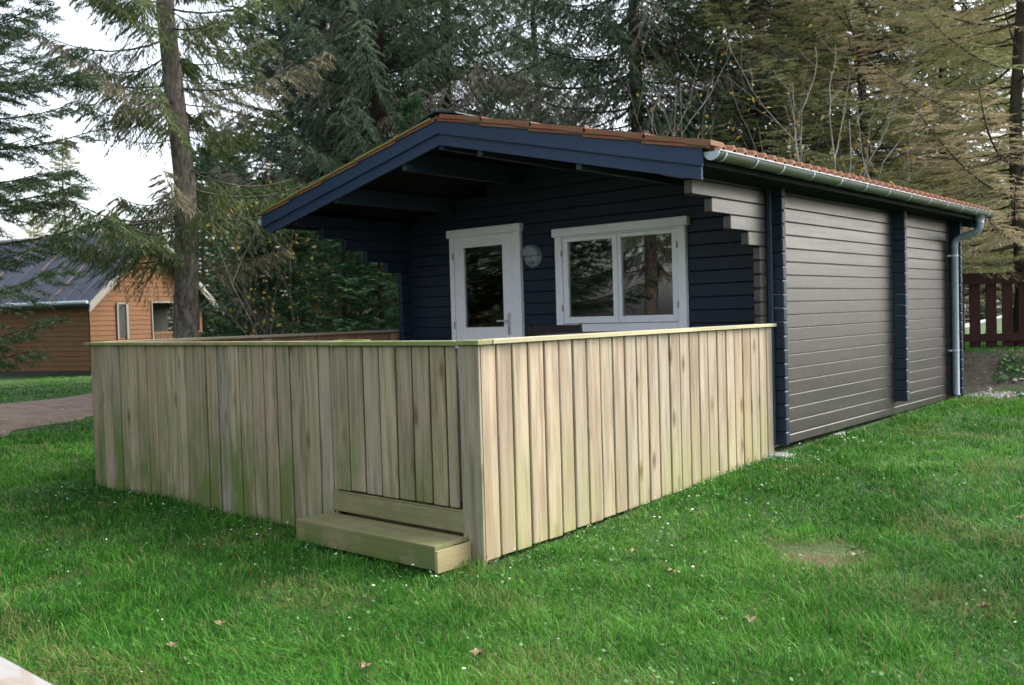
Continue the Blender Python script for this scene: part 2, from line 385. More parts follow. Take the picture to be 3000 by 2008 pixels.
def log_x(mb, y_out, sgn, x0, x1, z0, z1, a, clip=False):
    prof = [(0, CH), (0, z1-z0-CH), (-CH, z1-z0-.001), (-TH+CH, z1-z0-.001), (-TH, z1-z0-CH), (-TH, CH), (-TH+CH, .001), (-CH, .001)]
    e = .009; n = len(prof)
    def ring(x, sc):
        cy, cz = -TH/2, (z1-z0)/2
        return [(x, y_out+sgn*(cy+(p[0]-cy)*sc), z0+cz+(p[1]-cz)*sc) for p in prof]
    rings = [ring(x0, .82), ring(x0+e, 1), ring(x1-e, 1), ring(x1, .82)]
    vs = [p for r in rings for p in r]
    fs = [tuple(range(n)), tuple(range(4*n-1, 3*n-1, -1))] + [(i*n+k, i*n+(k+1)%n, (i+1)*n+(k+1)%n, (i+1)*n+k) for i in range(3) for k in range(n)]
    mb.add(vs, fs, a)
ZS = .3847-H       # lowest full log line on the side walls
DOOR = (-3.80, -2.765, 2.27); WIN = (-2.30, -.79, 1.20, 2.17)
EP = .13
for wname, xo, sg, mat in (('side_wall', CX1, 1, M['navy_side']), ('side_wall', CX0, -1, M['navy'])):
    mb = MB(); log_y(mb, xo+.004*sg, sg, -.02, CY1+.03, .185, ZS, .5)
    for k in range(-1, 18):
        z0 = ZS+(k+1)*H; y0 = -.155
        if z0 > 2.50: break
        ks = round((z0-.3847)/H)
        y0 = {13: -.365, 14: -.665, 15: -.965, 16: -1.263, 17: -1.60}.get(ks, -.155)
        log_y(mb, xo, sg, y0, CY1+.15, z0, min(z0+H, roof_z(xo)-.13), rnd.random())
    build(wname, mb, mat, cabin)
def front_logs(mb, yo, sg, holes, ext=EP):
    z = .20
    z0s = [.6852-H*4.5+H*k for k in range(-1, 40)]
    offs = (.6852+6*H) % H
    z0 = offs+H*math.floor((.20-offs)/H)+H
    while z0 < 3.1:
        a = rnd.random(); z1 = z0+H
        # clip by the roof
        lim = roof_z(CX1+ext)-.12
        if z1 <= lim: xa, xb = CX0-ext, CX1+ext
        else:
            zz = z1+.12
            if zz > PEAK[1]-.02: break
            xb = PEAK[0]+(PEAK[1]-zz)/SL; xa = PEAK[0]-(PEAK[1]-zz)/SLl
        segs = [(xa, xb)]
        for hx0, hx1, hz0, hz1 in holes:
            if z1 > hz0+.01 and z0 < hz1-.01:
                ns = []
                for s0, s1 in segs:
                    if hx1 <= s0 or hx0 >= s1: ns.append((s0, s1)); continue
                    if hx0 > s0: ns.append((s0, hx0))
                    if hx1 < s1: ns.append((hx1, s1))
                segs = ns
        for s0, s1 in segs: log_x(mb, yo, sg, s0, s1, z0, z1, a)
        z0 = z1
mb = MB(); front_logs(mb, CY0, -1, [(DOOR[0]+.06, DOOR[1]-.06, .3, DOOR[2]), (WIN[0]+.05, WIN[1]-.05, WIN[2], WIN[3])]); build('front_wall', mb, M['navy'], cabin)
mb = MB(); front_logs(mb, CY1+.07, 1, []); build('back_wall', mb, M['navy'], cabin)
# partition wall: only its log ends show on the side wall
mb = MB()
for k in range(0, 18):
    z0 = .385-H/2+k*H
    if z0+H < roof_z(.13)-.1: log_x(mb, 3.03, -1, -.02, EP, z0, z0+H, rnd.random())
mb.box(-4.4, -.08, 3.035, 3.09, .25, 2.5)
build('partition_wall', mb, M['navy_end'], cabin)
# added navy strip standing in for the shade beside the front corner's log ends
mb = MB(); mb.box(.004, .045, -.045, -.008, .215, 2.49, .5, .004); build('corner_strip', mb, M['navy_end'], cabin)
# floor, inner lining, base
mb = MB(); mb.box(-4.47, -.08, .08, 4.98, .30, .40); build('floor', mb, M['inside'], cabin)
mb = MB(); mb.box(-4.46, -.09, 2.90, 3.02, .41, 2.5); mb.box(-4.47, -4.45, .08, 2.9, .41, 2.5); mb.box(-.09, -.075, .08, 2.9, .41, 2.5); build('inner_lining', mb, M['inside'], cabin)
for y in (-.05, 1.5, 3.05, 5.0):
    mb = MB(); mb.box(-.05, .20 if y < 0 else .04, y-.10, y+.10, -.1, .15, .5, .01); build('foundation_block', mb, M['concrete'], cabin)
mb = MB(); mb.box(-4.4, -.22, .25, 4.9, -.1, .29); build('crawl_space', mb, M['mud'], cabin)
# roof deck, soffit, tiles
roof_root = MB()
T = .03
for (xa, za, xb, zb) in ((PEAK[0], PEAK[1]-.10, EAVE_R-.01, EAVE_Z-.10), (PEAK[0], PEAK[1]-.10, EAVE_L+.01, EAVE_Z-.10)):
    roof_root.add([(xa,RY0+.03,za),(xb,RY0+.03,zb),(xb,RY1-.02,zb),(xa,RY1-.02,za),(xa,RY0+.03,za+.07),(xb,RY0+.03,zb+.07),(xb,RY1-.02,zb+.07),(xa,RY1-.02,za+.07)],
                  [(0,3,2,1),(4,5,6,7),(0,1,5,4),(1,2,6,5),(2,3,7,6),(3,0,4,7)], .5)
roof = build('roof', roof_root, M['soffit'], cabin)
def tiles(side):
    xe = EAVE_R+.07 if side > 0 else EAVE_L-.05; sl = SL if side > 0 else SLl; rows = 5; pitch = .165; prof = []
    for q in range(12):
        u = q/12; h = max(0.0, math.cos((u-.22)*6.2832)) ** 1.1 * .046 if abs(u-.22) < .25 or u > .97 else .0
        prof.append((u, h))
    ny = int((RY1-RY0+.10)/pitch)+1; ysl = []; hs = []
    for i in range(ny):
        for u, h in prof:
            y = RY0-.035+(i+u)*pitch
            if y <= RY1+.03: ysl.append(y); hs.append(h)
    mb = MB(); rl = abs(xe-PEAK[0])/rows; rr = random.Random(3+side)
    for r in range(rows):
        d0 = r*rl-.02 if r else -.02; d1 = (r+1)*rl+.03 if r < rows-1 else (r+1)*rl
        vs = []; n = len(ysl)
        for (d, lift) in ((d0, .004), (d1-.012, .030), (d1, .024), (d1, .006), (d0, -.010)):
            x = PEAK[0]+side*d; zb = PEAK[1]-d*sl-.03+lift
            vs += [(x, y, zb+h*(1 if lift != .006 and lift != -.010 else .9)) for y, h in zip(ysl, hs)]
        fs = []
        for a in range(4):
            for i in range(n-1): fs.append((a*n+i, a*n+i+1, (a+1)*n+i+1, (a+1)*n+i))
        fs += [tuple(a*n for a in range(5)), tuple(a*n+n-1 for a in range(4,-1,-1))]
        mb.add(vs, fs)
        for i in range(len(mb.a)-len(vs), len(mb.a)):
            mb.a[i] = (0.13*int((mb.v[i][1]+5)/pitch*1.0)*7.7+r*.37) % 1.0
    return mb
for s in (1, -1): build('roof_tiles', tiles(s), M['tile'], roof)
# verge edging: tile edge strip visible above the bargeboard
for s in (1, -1):
    mb = MB(); xe = EAVE_R+.065 if s > 0 else EAVE_L-.045; sl = SL if s > 0 else SLl; rl = abs(xe-PEAK[0])/5
    k_ = 1.0 if s > 0 else .45
    for r in range(5):
        d0 = r*rl+(.06 if r == 0 else .0); d1 = (r+1)*rl+.02; x0, x1 = PEAK[0]+s*d0, PEAK[0]+s*d1; z0, z1 = PEAK[1]-d0*sl, PEAK[1]-d1*sl
        lo = .004
        mb.prism([(d0, z0+lo-.01), (d1, z1+lo+.004), (d1, z1+lo+.040*k_), (d0, z0+lo+.026*k_)], (PEAK[0], RY0-.045, 0), (0,1,0), .16, (s,0,0), (0,0,1), .3+.1*r)
        mb.prism([(d1-.19, z1+.19*sl-.004), (d1-.02, z1+.02*sl-.006), (d1-.02, z1+.02*sl+.014), (d1-.19, z1+.19*sl+.014)], (PEAK[0], RY0-.052, 0), (0,1,0), .02, (s,0,0), (0,0,1), .9)
    build('verge_tiles', mb, M['tile'] if s > 0 else M['moss'], roof)
mb = MB(); mb.prism([(-.34,-.34*SLl+.022),(0,.045),(.25,-.25*SL+.052),(.27,-.27*SL+.040),(.05,.02),(0,.028),(-.34,-.34*SLl+.008)], (PEAK[0], RY0-.05, PEAK[1]+.012), (0,1,0), RY1-RY0+.08, (1,0,0), (0,0,1))
build('ridge_cap', mb, M['lead'], roof)
# bargeboards: two layers on each slope, front and back
def barge(yf, dy, up, lo, s, name='bargeboard'):
    mb = MB(); xe = EAVE_R if s > 0 else EAVE_L; sl = SL if s > 0 else SLl; L = abs(xe-PEAK[0])
    if lo > .2: L -= (0.02 if s > 0 else -.0) ; 
    endx = L-(.11 if (s < 0 and lo > .2) else 0)
    poly = [(0, PEAK[1]-up), (L, PEAK[1]-L*sl-up), (endx, PEAK[1]-endx*sl-lo), (0, PEAK[1]-lo)]
    mb.prism(poly, (PEAK[0], yf, 0), (0,1,0), dy, (s,0,0), (0,0,1), rnd.random())
    o = build(name, mb, M['fascia'], cabin); return o
for s in (1, -1):
    barge(RY0-.022, .024, .0, .142, s); barge(RY0, .024, .137, .240, s); barge(RY1, .024, .0, .24, s)
# eave boards behind the gutters
for s, xe in ((1, EAVE_R), (-1, EAVE_L)):
    mb = MB(); mb.box(*(sorted((xe-.022*s, xe))), RY0+.026, RY1-.002, EAVE_Z-.140, EAVE_Z-.02, .3); build('eave_board', mb, M['soffit'], cabin)
for xa, xb in ((.004, EAVE_R-.024), (EAVE_L+.024, CX0-.006)):
    mb = MB(); mb.box(xa, xb, RY0+.04, RY1-.04, EAVE_Z-.135, EAVE_Z-.11); build('soffit', mb, M['soffit'], cabin)
# purlins
for x in (-2.288, -1.825, -2.775, -.78, -3.77):
    zt = roof_z(x)-.105; bot = {-2.288: 2.875, -1.825: 2.755, -2.775: 2.747, -.78: 2.515, -3.77: 2.55}[x]
    mb = MB(); mb.box(x-.028, x+.028, RY0+.03, .03, bot, zt, .5, .004); build('purlin', mb, M['navy_end'], cabin)
# porch cross beams under the roof (faint)
# white door
D0, D1, DZ = DOOR; ds = M['white']
dr = MB()
dr.box(D0, D0+.055, -.045, .03, .40, DZ, .2, .004); dr.box(D1-.06, D1, -.045, .03, .40, DZ, .2, .004); dr.box(D0+.055, D1-.06, -.020, .03, DZ-.03, DZ, .2)
dr.box(D0-.033, D1+.018, -.058, .02, DZ, DZ+.085, .2, .005)
door = build('door', dr, ds, cabin)
mb = MB(); L0, L1 = D0+.062, D1-.125; zb, zt = .42, 2.243; G0, G1, GZ0, GZ1 = -3.604, -3.028, 1.272-.0, 2.150
for b in ((L0, G0, zb, zt), (G1, L1, zb, zt), (G0, G1, GZ1, zt), (G0, G1, zb, GZ0)): mb.box(b[0], b[1], -.028, .02, b[2], b[3], .4, .003)
leaf = build('door_leaf', mb, ds, door)
mb = MB(); mb.box(L1+.006, D1-.062, -.034, .02, .42, 2.25, .4, .003); build('door_jamb', mb, ds, door)
mb = MB(); mb.box(G0-.005, G1+.005, -.008, -.002, GZ0-.005, GZ1+.005); build('door_glass', mb, M['glass'], door)
mb = MB(); mb.box(-2.965, -2.925, -.040, -.028, 1.19, 1.42, .5, .003); mb.tube([(-2.945,-.04,1.338), (-2.945,-.078,1.338), (-2.99,-.084,1.338), (-3.075,-.084,1.336)], .009, 8); mb.tube([(-2.945,-.028,1.25), (-2.945,-.05,1.25)], .014, 12)
build('door_handle', mb, M['steel'], door, True)
for z in (2.06, 1.30, .6):
    mb = MB(); mb.tube([(D0+.058, -.05, z-.04), (D0+.058, -.05, z+.04)], .006, 8); build('hinge', mb, M['hinge'], door)
mb = MB(); mb.box(D0, D1, -.10, -.03, .375, .405, .2, .004); build('door_sill', mb, M['steel'], door)
# white window with two sashes
W0, W1, WZ0, WZ1 = WIN
mb = MB(); mb.box(W0, W0+.085, -.045, .03, WZ0, WZ1, .2, .004); mb.box(W1-.085, W1, -.045, .03, WZ0, WZ1, .2, .004); mb.box(W0-.028, W1+.03, -.058, .02, WZ1, WZ1+.082, .2, .005)
mb.box(W0+.085, W1-.085, -.040, .03, WZ0-.04, 1.288, .2, .003); mb.box(W0+.085, W1-.085, -.02, .03, WZ1-.015, WZ1, .2)
win = build('window', mb, ds, cabin)
for (a, b, g0, g1) in ((-2.210, -1.550, -2.151, -1.605), (-1.544, -.880, -1.5065, -.940)):
    mb = MB()
    z0, z1, gz0, gz1 = 1.294, 2.150, 1.3596, 2.1125
    for q in ((a, g0, z0, z1), (g1, b, z0, z1), (g0, g1, gz1, z1), (g0, g1, z0, gz0)): mb.box(q[0], q[1], -.030, .02, q[2], q[3], .4, .003)
    sash = build('sash', mb, ds, win)
    mb = MB(); mb.box(g0-.004, g1+.004, -.010, -.004, gz0-.004, gz1+.004); build('pane', mb, M['glass'], win)
for x, z in ((-2.212, 2.0), (-2.212, 1.45), (-.872, 2.0), (-.872, 1.45)):
    mb = MB(); mb.tube([(x, -.05, z-.03), (x, -.05, z+.03)], .006, 8); build('hinge', mb, M['hinge'], win)
# wall lamp with hood and number
def disc(mb, cx, cz, y0, r, dome, n=28, m=6, half=None):
    vs = [];
    for i in range(m+1):
        a = i/m*math.pi/2
        for k in range(n):
            th = 2*math.pi*k/n; vs.append((cx+r*math.cos(a)*math.cos(th) if i < m else cx, y0-dome*math.sin(a), cz+r*math.cos(a)*math.sin(th) if i < m else cz))
    fs = [(i*n+k, i*n+(k+1)%n, (i+1)*n+(k+1)%n, (i+1)*n+k) for i in range(m) for k in range(n)]
    mb.add(vs, fs)
LX, LZ = -2.615, 2.0
mb = MB(); disc(mb, LX, LZ, -.015, .116, .03); mb.tube([(LX,-.016,LZ), (LX,.0,LZ)], .116, 28); lamp = build('wall_lamp', mb, M['zinc'], cabin, True)
mb = MB()
n = 20; vs = []
for j, (yy, rr) in enumerate(((-.012,.117), (-.06,.112), (-.085,.102), (-.095,.082))):
    for k in range(n+1):
        th = math.pi*k/n; vs.append((LX+rr*math.cos(th), yy, LZ+.006+rr*math.sin(th)*(1 if j < 3 else .98)))
vs.append((LX, -.098, LZ+.006))
fs = [(j*(n+1)+k, j*(n+1)+k+1, (j+1)*(n+1)+k+1, (j+1)*(n+1)+k) for j in range(3) for k in range(n)] + [(3*(n+1)+k, 3*(n+1)+k+1, 4*(n+1)) for k in range(n)]
mb.add(vs, fs); mb.box(LX-.10, LX+.10, -.08, -.02, LZ-.002, LZ+.010)
build('hood', mb, M['zinc'], lamp, True)
mb = MB(); disc(mb, LX, LZ-.012, -.030, .095, .03); build('lamp_glass', mb, M['plate'], lamp, True)
fc = bpy.data.curves.new('n', 'FONT'); fc.body = '15'; fc.size = .075; fc.extrude = .003; fc.align_x = 'CENTER'
fo = bpy.data.objects.new('n', fc); COL.objects.link(fo); bpy.context.view_layer.update()
me = bpy.data.meshes.new_from_object(fo); bpy.data.objects.remove(fo)
no = bpy.data.objects.new('house_number', me); me.materials.clear(); me.materials.append(M['ink']); COL.objects.link(no); no.parent = lamp
no.rotation_euler = (R_(72), 0, 0); no.location = Vector((LX+.012, -.064, LZ-.080))-wl_off(lamp)
# gutter along the right eave
GX, GZ, GR = .385, 2.50, .058
def gutter(gx, mat, name='gutter'):
    mb = MB(); n = 14; vs = []; y0, y1 = RY0+.02, RY1+.08
    for rr in (GR, GR-.004):
        for y in (y0, y1):
            vs += [(gx+rr*math.cos(math.pi+math.pi*k/n), y, GZ+rr*math.sin(math.pi+math.pi*k/n)) for k in range(n+1)]
    m = n+1
    fs = [(k, k+1, m+k+1, m+k) for k in range(n)] + [(2*m+k, 3*m+k, 3*m+k+1, 2*m+k+1) for k in range(n)] + [(0, m, 3*m, 2*m), (n, 2*m+n, 3*m+n, m+n)]
    mb.add(vs, fs)
    gt = build(name, mb, mat, cabin, True)
    mb = MB(); mb.tube([(gx+GR+.002, y0, GZ+.002), (gx+GR+.002, y1, GZ+.002)], .0065, 8); build('gutter_rim', mb, M['zinc'], gt, True)
    for y in (y0, y1):
        mb = MB(); mb.prism([(math.cos(math.pi+math.pi*k/16)*(GR+.004), math.sin(math.pi+math.pi*k/16)*(GR+.004)) for k in range(17)], (gx, y-.006, GZ), (0,1,0), .012, (1,0,0), (0,0,1)); build('end_cap', mb, M['zinc_pale'], gt)
    return gt
gt = gutter(GX, M['gutter']); gutter(EAVE_L-.06, M['zinc'])
for y in (-1.54, -1.06, -.61, -.05, .53, 1.11, 1.70, 2.30, 2.92, 3.5, 4.06, 4.62, 5.15):
    mb = MB(); rr = GR+.005; n = 12; vs = []
    for yy in (y-.012, y+.012): vs += [(GX+rr*math.cos(math.pi*1.0+math.pi*k/n*1.0), yy, GZ+rr*math.sin(math.pi+math.pi*k/n)) for k in range(n+1)]
    mb.add(vs, [(k, k+1, n+2+k, n+1+k) for k in range(n)]); build('bracket', mb, M['zinc_pale'], gt, True)
# downpipe
mb = MB(); P = [(.385,4.95,2.455), (.385,4.95,2.33), (.375,4.95,2.285), (.33,4.95,2.25), (.15,4.95,2.20), (.105,4.95,2.17), (.088,4.95,2.12), (.085,4.95,.26), (.11,4.94,.225)]
mb.tube(P, .040, 14); dp = build('downpipe', mb, M['zinc'], cabin, True)
for z in (.80, 1.98):
    mb = MB(); mb.tube([(.085,4.95,z-.012), (.085,4.95,z+.012)], .046, 14); mb.box(.0, .06, 4.915, 4.935, z-.008, z+.008); mb.box(.03,.05,4.88,4.92,z-.012,z+.012); build('pipe_clip', mb, M['zinc_pale'], dp)
mb = MB(); mb.tube([(.385,4.95,2.44), (.385,4.95,2.36)], [.056,.044], 14); build('pipe_funnel', mb, M['zinc'], dp, True)

# ------------------------------------------------------------------ terrace: deck, fence with gate, step, furniture
YF, XR, XL, ZC = -3.70, .033, -4.73, 1.233
mb = MB(); k = 0; y = YF+.03
while y < -.02:
    mb.box(XL+.04, XR-.06, y, min(y+.115, -.012), .345, .375, rnd.random()); y += .12
mb.box(XL+.1, XR-.1, YF+.1, -.1, .05, .33)
tag(build('deck', mb, M['fence_inside']), 'wooden terrace deck inside the pale board fence', 'deck', kind='structure')
fence = empty('terrace_fence', (XR, YF, 0), label='pale vertical board fence around the cabin terrace with gate', cat='fence')
FB = [-4.712, -4.615, -4.50, -4.331, -4.18, -4.02, -3.871, -3.718, -3.567, -3.417, -3.265, -3.111, -2.959, -2.808, -2.656, -2.506, -2.356, -2.201, -2.051, -1.901, -1.749, -1.599, -1.433, -1.300]
RB = [-3.681, -3.553, -3.414, -3.268, -3.12, -2.975, -2.835, -2.691, -2.541, -2.394, -2.254, -2.112, -1.968, -1.83, -1.687, -1.545, -1.405, -1.265, -1.129, -.987, -.846, -.708, -.566, -.426, -.279, -.144, -.02]
GB = [-1.262, -1.12, -.97, -.815, -.661, -.513, -.362, -.232, -.140]
mb = MB()
for a, b in zip(FB[:-1], FB[1:]):
    o = rnd.choice((0, .004, .009)); mb.box(a+.001, b-rnd.uniform(.010,.015), YF-o, YF+.018, -.03+rnd.uniform(-.006,.006), ZC, rnd.random(), .006)
mb.box(-4.70, -1.30, YF+.020, YF+.038, .0, ZC-.01, .5)
build('front_boards', mb, M['fence_front'], fence)
mb = MB(); mb.box(-.122, XR+.001, YF-.012, YF+.010, -.02, ZC, .55, .004); build('corner_strip', mb, M['fence_front'], fence); mb = MB(); mb.box(-1.298, -1.268, YF-.004, YF+.02, -.02, ZC, .2, .003); build('gate_jamb', mb, M['fence_front'], fence)
mb = MB()
for a, b in zip(RB[:-1], RB[1:]):
    o = rnd.choice((0, .002, .004)); zb = .0+.125*(a+3.7)/3.7
    mb.box(XR-.018, XR+o, a+.001, b-rnd.uniform(.010,.015), zb+rnd.uniform(-.005,.005), ZC, rnd.random(), .005)
mb.box(XR-.04, XR-.022, YF+.03, -.02, .05, ZC-.01, .4)
mb.box(XR-.016, XR+.002, YF+.012, YF+.021, .0, ZC, .1)
build('right_boards', mb, M['fence_right'], fence)
mb = MB(); y = YF+.02
while y < -.02:
    b = min(y+.145, -.01); mb.box(XL-.009, XL+.009, y, b-.006, -.03, ZC, rnd.random(), .002); y = b
build('left_boards', mb, M['fence_inside'], fence)
for x, y in ((XL+.08, YF+.09), (-3.0, YF+.09), (-1.40, YF+.09), (-.06, YF+.09), (-.06, -1.9), (XL+.08, -1.9), (-.06, -.12), (XL+.08, -.12)):
    mb = MB(); mb.box(x-.045, x+.045, y-.045, y+.045, -.05, ZC-.01, .5); build('post', mb, M['fence_inside'], fence)
mb = MB(); mb.box(XL+.02, XL+.035, YF+.1, -.05, .95, 1.10, .7)
mb.box(XL+.02, XL+.035, YF+.1, -.05, .5, .62, .7); mb.box(XL+.1, -1.4, YF+.038, YF+.075, .95, 1.06, .7); mb.box(XR-.075, XR-.042, YF+.15, -.1, .95, 1.06, .7)
build('inner_rails', mb, M['fence_inside'], fence)
mb = MB(); mb.box(XL-.03, -1.275, YF-.035, YF+.09, ZC, ZC+.026, .3, .003); mb.box(-1.40, -1.10, YF+.11, YF+.18, ZC+.004, ZC+.03, .8, .003); build('cap_rail', mb, M['cap_x'], fence)
mb = MB(); mb.box(-.118, XR+.025, YF-.036, YF+.088, ZC+.001, ZC+.028, .3, .003); build('cap_rail', mb, M['cap_x'], fence)
mb = MB(); mb.box(XR-.09, XR+.030, YF+.090, .03, ZC+.002, ZC+.030, .3, .003); build('cap_rail', mb, M['cap_y'], fence)
mb = MB(); mb.box(XL-.035, XL+.085, YF+.092, .16, ZC+.002, ZC+.030, .3, .003); build('cap_rail', mb, M['cap_y_grey'], fence)
gate = MB()
for a, b in zip(GB[:-1], GB[1:]):
    o = rnd.choice((.008, .011, .014)); gate.box(a+.001, b-rnd.uniform(.010,.015), YF-o, YF+.01, .292+rnd.uniform(-.004,.004), ZC-.004, rnd.random(), .006)
gate.box(GB[0]+.02, GB[-1]-.02, YF+.013, YF+.03, .32, ZC-.02, .5)
gt_ = build('gate', gate, M['fence_front'], fence)
mb = MB(); mb.box(-1.270, -.122, YF-.040, YF+.080, ZC-.002, ZC+.025, .6, .003); build('cap_rail', mb, M['cap_x'], gt_)
mb = MB(); mb.box(-1.304, -.108, YF-.016, YF+.008, .150, .268, .3, .004); mb.box(-1.298, -.112, YF-.010, YF+.03, .272, .280, .9); build('kick_board', mb, M['step'], fence)
# step
st = empty('wooden_step', (-.7, -3.85, -.04), label='low mossy wooden box step in front of the terrace gate', cat='step')
mb = MB(); mb.box(-1.335, -.072, -3.992, -3.842, .112, .136, .3, .002); build('tread', mb, M['step'], st)
mb = MB(); mb.box(-1.325, -.082, -3.836, -3.722, .112, .135, .7, .002); build('tread', mb, M['step'], st)
mb = MB(); mb.box(-1.335, -.074, -3.991, -3.970, .0, .1115, .2, .002); build('riser', mb, M['step'], st)
mb = MB(); mb.box(-.073, -.051, -3.993, -3.722, -.012, .1115, .2, .002); build('side_board', mb, M['step_end'], st)
mb = MB(); mb.box(-1.336, -1.314, -3.969, -3.722, .0, .1115, .2, .002); build('side_board', mb, M['step_end'], st)
# garden furniture seen just above the fence
def garden_chair(x, y, rz, label, dz=0):
    r = empty('garden_chair', (x, y, .375), rz, label=label, cat='chair', group='black garden chairs on the terrace')
    def B(name, mbx, mat): 
        me = build(name, mbx, mat); me.parent = r; return me
    for sx in (-.25, .25):
        for sy in (-.22, .24):
            m = MB(); top = .905+dz if sy > 0 else .62; m.tube([(sx, sy, 0), (sx*.97, sy+(.03 if sy > 0 else 0), .42), (sx*.97, sy+(.12 if sy > 0 else .0), top)], .012, 8); B('leg', m, M['darkmetal'])
    m = MB(); m.box(-.24, .24, -.22, .24, .42, .44, .5, .006); B('seat', m, M['black'])
    m = MB(); m.add([(-.25,.28,.50),(.25,.28,.50),(.255,.365,.90+dz),(-.255,.365,.90+dz),(-.25,.295,.50),(.25,.295,.50),(.255,.385,.90+dz),(-.255,.385,.90+dz)], [(0,1,2,3),(7,6,5,4),(0,4,5,1),(1,5,6,2),(2,6,7,3),(3,7,4,0)]); B('backrest', m, M['black'])
    for q in (-.26, .26):
        m = MB(); m.tube([(q,-.2,.63), (q,.1,.645), (q,.3,.63)], .014, 8); B('armrest', m, M['darkmetal'])
    m = MB(); m.tube([(-.22,.352,.885+dz), (0,.36,.862+dz), (.22,.352,.885+dz)], .008, 8); B('back_rail', m, M['darkmetal'])
    return r
garden_chair(-1.38, -.83, R_(180), 'black garden chair nearer the window, its top above the rail', .025)
garden_chair(-1.62, -.66, R_(186), 'black garden chair close to the cabin door', .0)
tb = empty('garden_table', (-.72, -1.3, .375), label='dark garden table below the window behind the fence', cat='table')
mb = MB(); mb.box(-1.1, -.35, -1.75, -1.15, 1.222, 1.240, .5, .004); build('table_top', mb, M['darkmetal'], tb)
for x in (-1.05, -.40):
    for y in (-1.7, -1.2):
        mb = MB(); mb.tube([(x,y,.375),(x,y,1.222)], .016, 8); build('leg', mb, M['darkmetal'], tb)
# indoor table with upturned chairs, seen through the window
tb = empty('indoor_table', (-1.5, .75, .40), label='table inside the cabin behind the window', cat='table')
mb = MB(); mb.box(-2.35, -.55, .12, .95, 1.10, 1.13, .5, .004); build('table_top', mb, M['inside'], tb)
for x in (-2.25, -.65):
    for y in (.2, .88): mb = MB(); mb.box(x-.03, x+.03, y-.03, y+.03, .40, 1.10); build('leg', mb, M['inside'], tb)
def up_chair(x, y, rz, label):
    r = empty('upturned_chair', (x, y, 1.13), rz, label=label, cat='chair', group='chairs upside down on the indoor table')
    def B(name, mbx, mat):
        me = build(name, mbx, mat); me.parent = r; return me
    m = MB(); m.box(-.19, .19, -.19, .19, .0, .03, .5, .006); B('seat', m, M['inside'])
    for sx in (-1, 1):
        for sy in (-1, 1):
            m = MB(); m.tube([(sx*.15, sy*.15, .03), (sx*.20, sy*.21, .47)], .011, 8); B('leg', m, M['zinc_pale'])
    m = MB(); m.tube([(-.17,.19,.01), (-.17,.27,-.35)], .010, 8); m.tube([(.17,.19,.01), (.17,.27,-.35)], .010, 8); m.box(-.18,.18,.24,.27,-.40,-.22); B('backrest', m, M['inside'])
    return r
up_chair(-1.95, .50, R_(10), 'upturned chair on the indoor table, left of the window bar')
up_chair(-1.42, .44, R_(-8), 'upturned chair on the indoor table, in the middle of the window')
up_chair(-1.02, .48, R_(14), 'upturned chair on the indoor table, right end of the window')
# plank at the lower left corner of the view
pr = empty('plank_bench', (0, -6.54, -.05), label='pale grey weathered plank bench at the bottom left corner', cat='bench')
mb = MB(); mb.box(-1.3, 1.25, -6.63, -6.468, .362, .40, .4, .004); build('seat_board', mb, M['plank'], pr)
for x in (-1.1, 1.05):
    mb = MB(); mb.box(x-.04, x+.04, -6.60, -6.50, -.08, .36, .6, .004); build('leg', mb, M['plank'], pr)

# ------------------------------------------------------------------ neighbour cabin
M['nb_wall'] = paint_mat('orange brown log boards', (.19,.098,.050), .75, .4, 0, .15, ((.09,.045,.028), .7))
t = NT('grey blue roof felt'); n = t.noise(t.coord('Object', (1,1,1)), 1.2, 4, .6)
t.base(t.mix(t.ramp(n, [(.35, 0.0), (.65, 1.0)]), (.026,.034,.058), (.040,.050,.078))); t.set(Roughness=.8); M['nb_roof'] = t.m
M['nb_seam'] = paint_mat('dark seam', (.025,.025,.035), .6); M['nb_rust'] = paint_mat('needles in seam', (.17,.10,.07), .8)
M['nb_white'] = paint_mat('pale trim', (.22,.21,.185), .7); M['nb_grey'] = paint_mat('grey brown bargeboard', (.25,.235,.21), .7); M['nb_dark'] = paint_mat('dark interior', (.012,.014,.012), .6)
gd = Vector((-.351, .936, 0)); ld = Vector((-.936, -.351, 0)); NB0 = Vector((-23.6, 5.06, 0))
def nb(s, l, z): return NB0+gd*s+ld*l+Vector((0,0,z))
GW, NL, EZ, RZ = 4.95, 8.5, 2.28, 4.25
nbr = empty('neighbour_cabin', (NB0.x, NB0.y, 0), label='orange brown wooden cabin with grey blue felt roof behind the spruces', cat='cabin')
def nbox(mb, s0, s1, l0, l1, z0, z1, a=.5):
    vs = [nb(s, l, z) for z in (z0, z1) for (s, l) in ((s0,l0),(s1,l0),(s1,l1),(s0,l1))]
    mb.add(vs, [(0,3,2,1),(4,5,6,7),(0,1,5,4),(1,2,6,5),(2,3,7,6),(3,0,4,7)], a)
def lap_wall(mb, f, s0, s1, z0, z1, pitch=.145, gable=None):
    z = z0
    while z < z1:
        a, b = s0, s1
        if gable:
            zz = z+pitch; w = (zz-EZ)/(RZ-EZ)*GW/2 if zz > EZ else 0; a, b = max(s0, w), min(s1, GW-w)
            if b-a < .1: break
        p = [f(a, 0, z), f(b, 0, z), f(b, .012, z+pitch*.93), f(a, .012, z+pitch*.93), f(b, .035, z+pitch), f(a, .035, z+pitch)]
        mb.add(p, [(0,1,2,3),(3,2,4,5)], rnd.random()); z += pitch
mb = MB(); lap_wall(mb, lambda s, d, z: nb(s, d-.03, z), 0, GW*.515, .12, EZ); lap_wall(mb, lambda s, d, z: nb(s, d-.03, z), 0, GW, EZ-.12, RZ, gable=True); nbox(mb, 0, GW*.515, .01, .1, .1, EZ)
